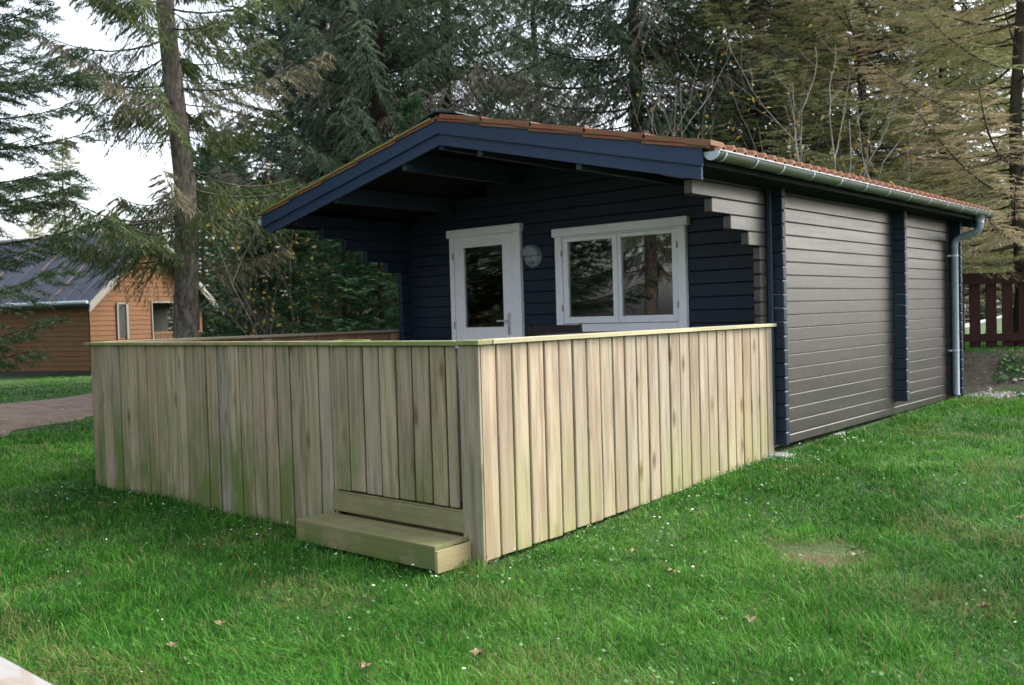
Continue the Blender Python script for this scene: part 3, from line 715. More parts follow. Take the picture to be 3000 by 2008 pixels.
mb.add([nb(0,.012,EZ), nb(GW,.012,EZ), nb(GW/2,.012,RZ)], [(0,1,2)]); w = build('gable_wall', mb, M['nb_wall'], nbr)
mb = MB(); lap_wall(mb, lambda s, d, z: NB0+ld*s+gd*(d-.03)+Vector((0,0,z)), 0, NL, .12, EZ); nbox(mb, .01, .1, 0, NL, .1, EZ); build('side_wall', mb, M['nb_wall'], nbr)
mb = MB(); nbox(mb, GW*.515, GW, 1.4, 1.5, .1, EZ); nbox(mb, GW*.51, GW*.515+.03, 0, 1.5, .1, EZ); nbox(mb, GW-.1, GW, 1.4, NL, .1, EZ); nbox(mb, 0, GW, NL-.1, NL, .1, EZ); build('porch_wall', mb, M['nb_wall'], nbr)
mb = MB(); nbox(mb, GW*.56, GW*.985, 1.36, 1.39, .4, 2.15); build('porch_dark_panel', mb, M['nb_dark'], nbr)  # dark panel added for the dark foliage seen through the open porch
mb = MB(); nbox(mb, GW*.515, GW, -.02, .06, 2.10, 2.17); nbox(mb, GW*.515-.02, GW*.515+.02, -.06, -.03, .2, 2.15); build('porch_beam', mb, M['nb_white'], nbr)
for s_ in (.75, .99):
    mb = MB(); nbox(mb, GW*s_-.06, GW*s_+.06, -.02, .10, .1, 2.12); build('porch_post', mb, M['nb_wall'] if s_ > .9 else M['cap_y'], nbr)
mb = MB(); nbox(mb, GW*.53, GW, -.03, .05, 1.12, 1.18)
for k in range(22): nbox(mb, GW*.53+.11*k, GW*.53+.11*k+.06, -.02, 0, .2, 1.12)
build('porch_railing', mb, M['nb_wall'], nbr)
mb = MB(); nbox(mb, GW*.215, GW*.30, -.045, -.03, 1.05, 2.05); nw = build('window', mb, M['nb_dark'], nbr)
mb = MB(); nbox(mb, GW*.287, GW*.305, -.07, -.045, 1.0, 2.1); nbox(mb, GW*.21, GW*.222, -.07, -.045, 1.0, 2.1); nbox(mb, GW*.21, GW*.305, -.07, -.045, 2.05, 2.1); build('frame', mb, M['nb_white'], nw)
mb = MB(); nbox(mb, .1, GW-.1, .1, NL-.1, -.2, .12); nbox(mb, 0, GW, 0, NL, -.3, .1); build('base', mb, M['nb_dark'], nbr)
OV = .38; sl = (RZ-EZ)/(GW/2)
for sd_ in (1, -1):
    mb = MB(); m = (lambda u: GW/2-sd_*u)
    for zo, in ((0,),):
        u1 = GW/2+OV
        vs = [nb(m(0), -OV, RZ+.08), nb(m(u1), -OV, RZ+.08-u1*sl), nb(m(u1), NL+OV, RZ+.08-u1*sl), nb(m(0), NL+OV, RZ+.08)]
        vs += [v-Vector((0,0,.07)) for v in vs]
        mb.add(vs, [(0,1,2,3),(7,6,5,4),(0,4,5,1),(1,5,6,2),(2,6,7,3)])
    rf = build('roof', mb, M['nb_roof'], nbr)
    if sd_ == 1:
        for k in range(1, 17):
            l = -OV+.53*k; mb = MB()
            a, b = nb(m(.05), l, RZ+.092-.05*sl), nb(m(u1-.02), l, RZ+.092-(u1-.02)*sl)
            w_ = ld*.022; mb.add([a-w_, a+w_, b+w_, b-w_, a+Vector((0,0,.03)), b+Vector((0,0,.03))], [(0,4,5,3),(4,1,2,5)]); build('seam', mb, M['nb_rust'] if k % 3 == 0 else M['nb_seam'], rf)
        mb = MB(); mb.tube([nb(m(u1)-.05, -OV, EZ-.18), nb(m(u1)-.05, NL, EZ-.18)], .05, 8); build('gutter', mb, M['zinc_pale'], rf)
        mb = MB(); mb.tube([nb(m(0), -OV, RZ+.09), nb(m(0), NL+OV, RZ+.09)], .06, 8); build('ridge', mb, M['concrete'], rf)
    mb = MB(); 
    for (o1, o2, yy) in ((.10, -.02, -.02), (-.03, -.12, -.0)):
        p = [(0, RZ+o1), (u1, RZ+o1-u1*sl), (u1, RZ+o2-u1*sl-.05), (0, RZ+o2-.05)]
        a = [nb(m(q[0]), -OV+yy, q[1]) for q in p]; b = [nb(m(q[0]), -OV+yy-.03, q[1]) for q in p]
        mb.add(a+b, [(0,1,2,3),(7,6,5,4),(0,4,5,1),(1,5,6,2),(2,6,7,3),(3,7,4,0)])
    build('bargeboard', mb, M['nb_grey'], nbr)

# ------------------------------------------------------------------ red picket fence at the right, behind
M['picket'] = paint_mat('dark red picket paint', (.034,.011,.007), .7, .2, 2, .2, ((.014,.006,.004), .6))
PA = Vector((-6.5, 4.0, 0)); PFa, PFb = Vector((-.669, 7.856, 0)), Vector((.061, 8.494, 0)); pdn = (PFb-PFa).normalized()
pdn = Vector((.80, .60, 0)).normalized(); pn = Vector((-pdn.y, pdn.x, 0))
pf = empty('picket_fence', (PFa.x, PFa.y, ground(PFa.x, PFa.y)), label='dark red picket fence behind the right end of the cabin', cat='fence')
def pbox(mb, s0, s1, n0, n1, z0, z1):
    vs = [PFa+pdn*s+pn*n+Vector((0,0,z)) for z in (z0, z1) for (s, n) in ((s0,n0),(s1,n0),(s1,n1),(s0,n1))]
    mb.add(vs, [(0,3,2,1),(4,5,6,7),(0,1,5,4),(1,2,6,5),(2,3,7,6),(3,0,4,7)], .5)
mb = MB(); pbox(mb, -1.6, 3.6, -.062, -.024, 1.665, 1.835); build('rail', mb, M['picket'], pf)
mb = MB(); pbox(mb, -1.6, 3.6, -.062, -.024, .79, .91); build('rail', mb, M['picket'], pf)
for k in range(21):
    s0 = -1.55+.240*k; mb = MB(); pbox(mb, s0, s0+.158, -.022, -.001, .70, 1.82); build('picket', mb, M['picket'], pf)
# thin stakes above it
for k, (s_, le, ti) in enumerate(((-.3,.40,-.5), (.02,.34,0), (.27,.38,-.5), (.55,.36,0), (.83,.42,-.6), (1.15,.36,0))):
    a = PFa+pdn*(s_+.1)+pn*.12+Vector((0,0,1.55)); mb = MB(); mb.tube([a, a+Vector((0,0,.55))+pdn*ti*.45], .009, 5)
    tag(build('thin_stake', mb, M['cap_y_grey']), None, 'stake', 'thin pale stakes behind the red picket fence')['label'] = ['slanting pale stake closest to the cabin downpipe above the red fence', 'upright pale stake just right of the cabin above the red fence', 'second slanting pale stake above the red fence', 'upright pale stake in the middle of the red fence', 'third slanting pale stake above the red fence', 'upright pale stake at the right edge above the red fence'][k]

# ------------------------------------------------------------------ trees
M['bark_spruce'] = bark_mat('spruce bark', (.030,.024,.020), (.23,.20,.17), 13, (.17,.18,.12))
M['bark_dark'] = bark_mat('dark pine bark', (.022,.017,.014), (.075,.055,.042), 8, (.06,.07,.045))
M['bark_birch'] = bark_mat('pale sapling bark', (.22,.20,.17), (.44,.41,.37), 6, (.10,.08,.06))
M['leaf_dark'] = leaf_mat('dark spruce needles', (.054,.104,.060), (.135,.195,.095), (.22,.195,.15))
M['leaf_mid'] = leaf_mat('mid green spruce needles', (.060,.100,.034), (.125,.165,.052), (.21,.18,.12))
M['leaf_near'] = leaf_mat('deep green near needles', (.022,.055,.026), (.060,.105,.036), (.12,.10,.07))
M['leaf_blue'] = leaf_mat('blue green spruce needles', (.045,.10,.070), (.095,.155,.10), (.16,.14,.11))
M['leaf_brown'] = leaf_mat('olive brown larch needles', (.17,.215,.085), (.47,.45,.18), (.40,.31,.19), .42)
M['leaf_yellow'] = leaf_mat('yellow autumn leaves', (.22,.21,.03), (.50,.38,.04), (.30,.13,.04), .4)
M['leaf_fresh'] = leaf_mat('fresh green fir needles', (.030,.085,.036), (.065,.145,.055), (.08,.10,.045))

class Spray:
    def __init__(s): s.b = []; s.d = []; s.l = []; s.w = []; s.t = []; s.y = []
    def add(s, b, d, l, w, t, y): s.b.append(b); s.d.append(d); s.l.append(l); s.w.append(w); s.t.append(t); s.y.append(y)
    def mesh(s, name, mat, parent, needles=0, seed=1, loc=None):
        r = np.random.default_rng(seed)
        B = np.concatenate(s.b); D = np.concatenate(s.d); L = np.concatenate(s.l); W = np.concatenate(s.w); T = np.concatenate(s.t); Yy = np.concatenate(s.y)
        D = D/np.maximum(np.linalg.norm(D, axis=1, keepdims=True), 1e-6); n = len(B)
        rv = r.normal(size=(n,3)); S = np.cross(D, rv); S /= np.maximum(np.linalg.norm(S, axis=1, keepdims=True), 1e-6)
        off = np.array(wl_off(parent)) if parent else np.zeros(3)
        if not needles:
            sag = np.zeros((n,3)); sag[:,2] = -.12*L
            mid = B+D*(L*.42)[:,None]+sag*.25; tip = B+D*L[:,None]+sag
            V = np.stack([B, mid+S*W[:,None], tip, mid-S*W[:,None]], 1).reshape(-1,3)
            F = np.arange(n*4).reshape(-1,4); k = 4
        else:
            K = needles; f = (np.arange(K)+.5)/K
            S2 = np.cross(D, S); ang = r.uniform(0, 6.28, (n,K))
            side = S[:,None,:]*np.cos(ang)[...,None]+S2[:,None,:]*np.sin(ang)[...,None]
            nb_ = B[:,None,:]+D[:,None,:]*(L[:,None]*f)[...,None]
            nl = W[:,None]*r.uniform(.8,1.3,(n,K))
            dirn = D[:,None,:]*.75+side*.9
            tip = nb_+dirn*nl[...,None]
            wv = np.cross(dirn, r.normal(size=(n,K,3))); wv /= np.maximum(np.linalg.norm(wv, axis=2, keepdims=True), 1e-6); wv *= .0042*(1+0*nl[...,None])
            V = np.stack([nb_-wv, nb_+wv, tip], 2).reshape(-1,3); F = np.arange(n*K*3).reshape(-1,3); k = 3*K
        return npmesh(name, V-off, F, mat, {'tone': np.repeat(T, k), 'dry': np.repeat(Yy, k)}, parent)

def conifer(name, seed, H, r0, zlo, Lmax, mat, bark, dz=.34, per=5, p_lo=-.15, p_hi=.35, curve=.25, twig=.38, nsub=9, sp=(.13,.016), droop=.35, dryp=.15, lean=(0,0), bare=.25, topfrac=1.0, needles=0, zmax=None, pw=.75, azr=None, crook=.05, tws=1.0, label=None, cat='tree', group=None, loc=(0,0,0)):
    r = random.Random(seed); nr = np.random.default_rng(seed)
    root = empty(name, (0,0,0), label=label, cat=cat, group=group)
    tm = MB(); sp_ = Spray(); zmax = zmax or H
    tp = []; m = 14
    for i in range(m+1):
        z = H*i/m; tp.append(Vector((lean[0]*z+crook*math.sin(z*1.1+seed)*min(1, z), lean[1]*z+crook*math.cos(z*.9+seed*2)*min(1, z), z-.3 if i == 0 else z)))
    def trunk_at(z):
        q = max(0, min(m-1e-4, z/H*m)); i = int(q); return tp[i].lerp(tp[i+1], q-i)
    tm.tube(tp, [r0*(1.0-.9*(i/m)**.9)*(1.25 if i == 0 else 1) for i in range(m+1)], 10)
    z = zlo
    while z < min(H*.985, zmax):
        f = (z-zlo)/(H-zlo); kk = per if r.random() < .8 else per-1; a0 = r.random()*6.28
        for b in range(kk):
            az = a0+b*6.283/kk+r.uniform(-.45,.45)
            if azr and not azr(az, z, r): continue
            L = Lmax*max(.06, (1-f))**pw*r.uniform(.6,1.1)
            if r.random() < bare*(1-f): L *= r.uniform(.4,.8); isbare = True
            else: isbare = False
            zz = z+r.uniform(-.12,.12); base = trunk_at(zz); pitch = p_lo+(p_hi-p_lo)*f+r.uniform(-.12,.12)
            dv = Vector((math.cos(az), math.sin(az), 0)); n = 7; pts = []
            side = Vector((-dv.y, dv.x, 0)); wob = r.uniform(-.12,.12)
            for i in range(n+1):
                s = i/n; pts.append(base+dv*(L*s)+side*(L*wob*s*s)+Vector((0,0,L*(pitch*s-curve*s*(1-s)*1.2+.10*s*s))))
            rb = max(.006, min(r0*.32, L*.012)*(1-.3*f))
            rb *= .75; tm.tube(pts, [rb*(1-.85*i/n)+.002 for i in range(n+1)], 4, False)
            dryb = r.random() < dryp*(1.4-f); P = np.array([tuple(p) for p in pts]); isb = isbare
            nt = max(5, int(L*9*tws)); ts = np.linspace(.12 if not isb else .3, 1.0, nt)+nr.uniform(-.02,.02,nt); ts = np.clip(ts, .05, 1)
            q = ts*n; i0 = np.minimum(q.astype(int), n-1); fr = (q-i0)[:,None]
            C = P[i0]*(1-fr)+P[i0+1]*fr; T = P[i0+1]-P[i0]; T /= np.linalg.norm(T, axis=1, keepdims=True)
            sd = np.where(np.arange(nt) % 2 == 0, 1., -1.)[:,None]*np.array([tuple(side)])
            tl = (L*twig*(1-ts*.85)*nr.uniform(.6,1.15,nt)+.10)*(1 if not isb else .6)
            td = T*nr.uniform(.5,.9,(nt,1))+sd*nr.uniform(.55,1.0,(nt,1))+np.array([[0,0,-1.]])*(droop*nr.uniform(.3,1.4,(nt,1)))
            td /= np.linalg.norm(td, axis=1, keepdims=True)
            if isb and r.random() < .6:
                for j in range(0, nt, 2): tm.tube([C[j], C[j]+td[j]*tl[j]*.6, C[j]+td[j]*tl[j]-np.array([0,0,.06*tl[j]])], [.005,.003,.002], 3, False)
                continue
            ns = max(3, int(nsub)); fs = (np.arange(ns)+.6)/ns
            Bp = C[:,None,:]+td[:,None,:]*(tl[:,None]*fs)[...,None]; Bp[...,2] -= (droop*.35*tl[:,None]*fs**2)
            s2 = np.cross(td, np.array([0,0,1.])); s2 /= np.maximum(np.linalg.norm(s2, axis=1, keepdims=True), 1e-6)
            alt = np.where(np.arange(ns) % 2 == 0, 1., -1.)[None,:,None]
            Dp = td[:,None,:]*.8+s2[:,None,:]*alt*nr.uniform(.3,.9,(nt,ns,1))+nr.normal(0,.16,(nt,ns,3)); Dp[...,2] -= droop*.5
            ll = sp[0]*nr.uniform(.6,1.3,(nt,ns))*(1-.35*fs[None,:]); ww = sp[1]*nr.uniform(.7,1.3,(nt,ns))
            tone = np.clip(nr.normal(.45+.25*(r.random()-.5), .22, (nt,ns)), 0, 1); dr = np.full((nt,ns), 1.0 if dryb else 0.0)*nr.uniform(.6,1,(nt,ns)); dr = np.maximum(dr, (nr.random((nt,ns)) < .08)*.7)
            sp_.add(Bp.reshape(-1,3), Dp.reshape(-1,3), ll.ravel(), ww.ravel(), tone.ravel(), dr.ravel())
            # foliage along the axis of the branch
            sp_.add(C, T+nr.normal(0,.25,C.shape), np.full(nt, sp[0]*1.1), np.full(nt, sp[1]), np.full(nt, .4), np.full(nt, 1.0 if dryb else 0.))
        z += dz*r.uniform(.75,1.25)*(1-.35*f)
    build('trunk', tm, M[bark], root, True)
    sp_.mesh('crown', M[mat], root, needles, seed)
    return root
def place(root, x, y, rz=0, s=1.0, dz=0, sz=None):
    root.location = (x, y, ground(x, y)-.05+dz); root.rotation_euler = (0,0,rz); root.scale = (s, s, sz or s); return root
def at(px, d): p = dep(px, 950, d); return p.x, p.y

NEAR = conifer('spruce_tree', 11, 12.0, .12, 1.15, 2.35, 'leaf_near', 'bark_dark', dz=.17, per=8, p_lo=-.10, p_hi=.3, curve=.22, twig=.36, nsub=15, sp=(.13,.034), droop=.30, dryp=.0, bare=.03, needles=12, zmax=5.6, tws=1.4, pw=.3, azr=lambda az, z, r: not (z < 2.75 and math.cos(az+.4)*.754+math.sin(az+.4)*.656 > .1 and r.random() < .65), label='dark spruce whose branches enter at the left edge of the photo', group=None)
x, y = at(-470, 9.2); place(NEAR, x, y, .4)
BIG = conifer('spruce_tree', 23, 17.0, .205, 2.6, 2.25, 'leaf_mid', 'bark_spruce', dz=.40, per=5, p_lo=-.05, p_hi=.25, curve=.30, twig=.34, nsub=30, sp=(.15,.0075), droop=.85, dryp=.14, bare=.34, zmax=8.5, tws=2.3, azr=lambda az, z, r: not (math.cos(az)*.754+math.sin(az)*.656 < -.25 and r.random() < .30), crook=.07, pw=.4, lean=(-.018,-.004), label='tall spruce with bare grey lower trunk between the fence and the neighbour cabin')
x, y = at(557, 14); place(BIG, x, y, 1.0, dz=-.05)
DK = [conifer('spruce_tree', 31+i, 17.0, .19, 1.8+i*.6, 3.3, 'leaf_dark', 'bark_dark', dz=.34, per=6, p_lo=-.12, p_hi=.3, curve=.28, twig=.36, nsub=26, sp=(.15,.0100), droop=.9, dryp=.16, bare=.22, zmax=13, pw=.55, tws=1.3, label='x') for i in range(3)]
PN = conifer('pine_tree', 47, 15.0, .17, 4.2, 2.9, 'leaf_blue', 'bark_dark', dz=.50, per=4, p_lo=.05, p_hi=.5, curve=.1, twig=.30, nsub=18, sp=(.20,.016), droop=.05, dryp=.05, bare=.3, zmax=13, pw=.5, crook=.16, label='x')
FL = conifer('distant_tree', 91, 9.2, .11, 1.5, 2.3, 'leaf_brown', 'bark_dark', dz=.42, per=5, p_lo=0, p_hi=.5, curve=.1, twig=.34, nsub=10, sp=(.20,.016), droop=.15, dryp=.2, bare=.25, pw=.8, tws=1.0, label='x')
LA = [conifer('larch_tree', 61+i, 13.0, .13, 1.3, 3.6, 'leaf_brown', 'bark_dark', dz=.34, per=5, p_lo=.02, p_hi=.3, curve=.16, twig=.34, nsub=20, sp=(.15,.0068), droop=.22, dryp=.22, bare=.28, zmax=10, tws=1.5, pw=.5, lean=(-.02,0), label='x') for i in range(2)]
YG = [conifer('young_spruce', 71+i, 3.4, .05, .1, 1.35, 'leaf_fresh', 'bark_dark', dz=.20, per=6, p_lo=.05, p_hi=.5, curve=.12, twig=.36, nsub=22, sp=(.12,.0095), droop=.12, dryp=.03, bare=.0, pw=.85, label='x', cat='tree') for i in range(2)]
used = set()
def put(proto, px, d, rz, s, label, group, dz=0, sz=None, xy=None):
    if id(proto) in used: o = copy_tree(proto)
    else: o = proto; used.add(id(proto))
    x, y = xy if xy else at(px, d)
    o['label'] = label; o['group'] = group; return place(o, x, y, rz, s, dz, sz)
G1 = 'dark conifers standing behind the cabins'
for i, (pi, px, d, rz, s, lab) in enumerate((
    (0, 1130, 19, .3, 1.0, 'dense dark spruce rising left of the roof ridge'),
    (1, 1330, 22, 1.9, 1.05, 'dark spruce straight behind the roof ridge'),
    (2, 1590, 27, 3.0, .95, 'dark spruce with sky gaps round it, above the middle of the right roof slope'),
    (0, 1880, 19, 4.4, 1.0, 'dark drooping spruce above the gable end of the gutter'),
    (1, 2120, 21, 5.2, 1.0, 'dark spruce behind the pale saplings'),
    (2, 2480, 22, .9, 1.0, 'dark spruce half hidden by the olive larch on the right'),
    (1, 1010, 25, .1, 1.1, 'farther dark spruce behind the leaning pine trunks'),
    (2, 2800, 24, 1.1, 1.0, 'dark spruce far behind the red picket fence'),
    (1, 2300, 29, 3.3, 1.2, 'most distant dark spruce over the right end of the roof'))):
    put(DK[pi], px, d, rz, s, lab, G1)
G2 = 'dark pines with bare trunks left of the cabin roof'
for px, d, rz, s, lab in ((975, 21, .5, .95, 'pine with a thick bare trunk seen under the left eave'), (1040, 23, 2.1, 1.0, 'pine trunk beside the first one under the left eave'), (860, 24, 3.9, .95, 'leaning pine between the tall spruce and the left eave')):
    put(PN, px, d, rz, s, lab, G2)
G3 = 'olive brown larches at the right'
for i, px, d, rz, s, lab in ((0, 2985, 15, 2.6, 1.0, 'larch with a long bare trunk at the right edge'), (1, 2560, 17.5, .4, .95, 'olive larch behind the right half of the tiled roof'), (1, 2230, 19.5, 2.2, 1.0, 'brownish larch behind the pale saplings'), (0, 3150, 19, 4.0, 1.1, 'larch just beyond the right edge of the photo'), (1, 2780, 21, 5.0, 1.1, 'farther larch above the downpipe')):
    put(LA[i], px, d, rz, s, lab, G3)
G4 = 'young spruces behind the terrace'
for i, (px, d, s, lab) in enumerate(((1010, 13.5, 1.0, 'young green spruce under the left eave, nearest the cabin wall'), (1130, 13.2, 1.05, 'young green spruce touching the cabin wall corner'), (890, 16, .9, 'young spruce by the stick fence'), (760, 18, 1.0, 'young spruce right of the tall trunk'), (735, 19, 1.1, 'young spruce just right of the neighbour porch'), (1060, 17, 1.25, 'taller young spruce behind the two by the wall'), (820, 21, 1.4, 'taller young spruce in the hedge middle'), (700, 37, 2.4, 'young spruce behind the neighbour porch post'), (940, 20, 1.5, 'tallest young spruce of the hedge'))):
    put(YG[i % 2], px, d, i*1.3, s, lab, G4)
o = put(YG[0], 1232, 15.5, 2.0, 1.0, 'slim young spruce top poking up left of the roof ridge', G4, sz=1.55); o.scale = (.75, .75, 1.5)
for px, d, s, lab in ((2850, 46, 2.2, 'bushy spruce beyond the lane, left, behind the picket fence'), (2960, 48, 2.4, 'bushy spruce beyond the lane, middle, behind the picket fence'), (3080, 45, 2.2, 'bushy spruce beyond the lane at the right edge'), (2760, 47, 2.4, 'bushy spruce beyond the lane hidden mostly by the downpipe')):
    put(YG[0], px, d, d*1.0, s, lab, 'bushy spruces beyond the lane')
# distant trees over the neighbour cabin
G5 = 'distant trees on the horizon at the left'
for px, d, s, lab in ((205, 38, 1.0, 'tallest distant yellowish tree over the neighbour roof'), (110, 42, .72, 'small distant tree left of the tallest one over the neighbour roof'), (340, 40, .70, 'small distant tree between the tallest one and the big spruce'), (425, 44, .62, 'low distant tree close to the trunk of the big spruce'), (-40, 45, .8, 'distant tree at the left edge'), (270, 43, .66, 'low distant tree just right of the tallest one')):
    put(FL, px, d, s*9, s, lab, G5)
# trees outside the frame, mirrored in the panes
G6 = 'trees across the lane in front of the cabin'
for i, (x, y, pr_, s) in enumerate(((-9.5,-13.0,BIG,1.0), (-13.2,-10.4,LA[0],.8), (-20,-13,DK[1],.9), (-9,-27,DK[2],1.0), (-4.5,-31,DK[0],1.0), (-27,-12,DK[2],1.0), (-1,-34,PN,1.0), (-22,-3,DK[1],1.1), (4,-33,DK[1],1.0), (-20,-6,DK[2],.9), (12,-30,DK[0],.9))):
    o = copy_tree(pr_); o['label'] = ['tall spruce mirrored in the window', 'spruce across the lane to the left', 'spruce far across the lane', 'spruce in front of the cabin', 'spruce behind the photographer', 'farthest spruce across the lane', 'pine behind the photographer', 'deep spruce across the lane', 'spruce straight behind the photographer', 'spruce left of the lane', 'spruce right behind the photographer'][i]; o['group'] = G6
    place(o, x, y, i*1.7, s)

# deciduous saplings: pale bare stems with a few yellow leaves
def sapling(name, seed, stems, Hh, mat_b, leaf_n, leaf_s, label, spread=.45, group=None, leaf='leaf_yellow', r0=.017):
    r = random.Random(seed); root = empty(name, (0,0,0), label=label, cat='tree', group=group); tm = MB(); lf = Spray(); tips = []
    def grow(p, d, L, rad, lvl):
        pts = [p]; n = 6
        for i in range(n):
            d = (d+Vector((r.uniform(-.16,.16), r.uniform(-.16,.16), r.uniform(-.02,.10)))).normalized(); pts.append(pts[-1]+d*(L/n))
        tm.tube(pts, [rad*(1-.7*i/n) for i in range(n+1)], 5, False); tips.extend(pts[2:])
        if lvl < 3:
            for i in range(1, n+1):
                if r.random() < .72:
                    a = r.random()*6.28; nd = (d+Vector((math.cos(a), math.sin(a), r.uniform(.0,.5)))*.75).normalized()
                    grow(pts[i], nd, L*r.uniform(.3,.5), rad*.45, lvl+1)
    for s in range(stems):
        a = r.random()*6.28; grow(Vector((.08*math.cos(a), .08*math.sin(a), 0)), Vector((math.cos(a)*spread*r.random(), math.sin(a)*spread*r.random(), 1)).normalized(), Hh*r.uniform(.7,1.05), r0*r.uniform(.7,1.2), 1)
    build('trunk', tm, mat_b, root, True)
    nr = np.random.default_rng(seed); P = np.array([tuple(tips[nr.integers(len(tips))]) for _ in range(leaf_n)]) if leaf_n else None
    if leaf_n:
        lf.add(P+nr.normal(0,.04,P.shape), nr.normal(size=P.shape)+np.array([0,0,-.5]), nr.uniform(.7,1.3,leaf_n)*leaf_s, nr.uniform(.3,.45,leaf_n)*leaf_s, nr.random(leaf_n), (nr.random(leaf_n) < .2)*.8)
        lf.mesh('leaves', M[leaf], root, 0, seed)
    return root
G7 = 'bare pale saplings behind the tiled roof'
s1 = sapling('sapling', 3, 7, 4.6, M['bark_birch'], 200, .075, 'multi-stemmed pale sapling with yellow leaves behind the middle of the roof', .5, G7)
x, y = at(2440, 13.5); place(s1, x, y, .3)
s2 = sapling('sapling', 8, 3, 5.2, M['bark_birch'], 60, .07, 'long thin bare sapling arching over the right roof slope', .9, G7, r0=.014)
x, y = at(2120, 13.8); place(s2, x, y, 2)
s3 = sapling('sapling', 12, 2, 3.2, M['bark_birch'], 50, .07, 'slim bare sapling over the far end of the roof', .5, G7)
x, y = at(2700, 14.5); place(s3, x, y, 1)
s4 = sapling('shrub', 19, 5, 2.6, M['bark_spruce'], 240, .06, 'tall shrub with green and yellow leaves left of the eave', .6, None)
x, y = at(850, 15); place(s4, x, y, 0)
s5 = sapling('shrub', 27, 3, 3.2, M['bark_spruce'], 150, .065, 'thin shrub with sparse yellow leaves behind the left fence rail', .7, None)
x, y = at(900, 12.5); place(s5, x, y, 4)
for px, d, s, lab in ((655, 39, 2.7, 'bushy spruce showing past the right tip of the neighbour roof'), (600, 41, 2.6, 'bushy spruce hidden mostly by the neighbour porch')):
    put(YG[1], px, d, d, s, lab, 'bushy spruces behind the neighbour cabin')
# stick fence far behind the terrace
sf = empty('stick_fence', (*at(880, 19), 0), label='low fence of thin pale sticks behind the terrace hedge', cat='fence')
p0 = Vector((*at(800, 19), 0)); p1 = Vector((*at(960, 19), 0))
for k in range(16):
    p = p0.lerp(p1, k/15); mb = MB(); mb.tube([p, p+Vector((0,0,1.75+.12*math.sin(k*2)))], .016, 5); build('stick', mb, M['cap_x'], sf)
mb = MB(); mb.tube([p0+Vector((0,0,.9)), p1+Vector((0,0,.9))], .014, 5); build('rail', mb, M['cap_x'], sf)

# ------------------------------------------------------------------ grass
def gpt(px, py):
    d = FW+RT*((px-1500)/2770.76)-UP*((py-1004)/2770.76); z = 0.0
    for _ in range(6): tt = (z-CAM.z)/d.z; p = CAM+d*tt; z = ground(p.x, p.y)
    return p
t = NT('grass blades'); tone = t.attr('tone'); dr = t.attr('dry')
c = t.ramp(tone, [(0, (.014,.075,.008)), (.35, (.036,.160,.014)), (.7, (.080,.255,.024)), (1, (.18,.39,.075))])
c = t.mix(dr, c, (.30,.22,.12)); t.base(c); t.set(Roughness=.5); t.p.inputs['Specular IOR Level'].default_value = .12
tr = t.new('ShaderNodeBsdfTranslucent'); t.lk(c, tr.inputs[0]); mx = t.new('ShaderNodeMixShader'); mx.inputs[0].default_value = .36
t.lk(t.p.outputs[0], mx.inputs[1]); t.lk(tr.outputs[0], mx.inputs[2]); t.lk(mx.outputs[0], t.out.inputs[0]); M['grass'] = t.m
def vnoise(x, y, s, seed):
    r = np.random.default_rng(seed); G = r.random((64,64)); u, v = x*s, y*s; i, j = np.floor(u).astype(int), np.floor(v).astype(int); f, g_ = u-i, v-j
    f = f*f*(3-2*f); g_ = g_*g_*(3-2*g_); a = lambda p, q: G[p % 64, q % 64]
    return (a(i,j)*(1-f)+a(i+1,j)*f)*(1-g_)+(a(i,j+1)*(1-f)+a(i+1,j+1)*f)*g_
nr = np.random.default_rng(5)
def in_poly(x, y, poly):
    c = np.zeros(x.shape, bool); n = len(poly)
    for i in range(n):
        (x0, y0), (x1, y1) = poly[i], poly[(i+1) % n]
        c ^= ((y0 > y) != (y1 > y)) & (x < (x1-x0)*(y-y0)/(y1-y0+1e-12)+x0)
    return c
PATH_POLY = PATH_N+PATH_F[::-1]
def allowed(x, y, under=False):
    ok = ~((x > -4.78) & (x < .06) & (y > -3.71) & (y < 5.2)) & ~((x > -1.30) & (x < -.06) & (y > -3.985) & (y < -3.6)) & ~in_poly(x, y, PATH_POLY)
    ok &= ~(soil_mask(x, y)*.72 > nr.random(len(x)))
    ok &= ~((x > -.02) & (x < .10) & (y > -.2) & (y < .2))
    return ok
yaw0 = math.atan2(FW.y, FW.x)
def scatter(N, r0, r1, ex, half):
    u = nr.random(N); k = 2-ex; r = (r0**k+u*(r1**k-r0**k))**(1/k); a = yaw0+nr.uniform(-half, half, N)
    return CAM.x+r*np.cos(a), CAM.y+r*np.sin(a), r
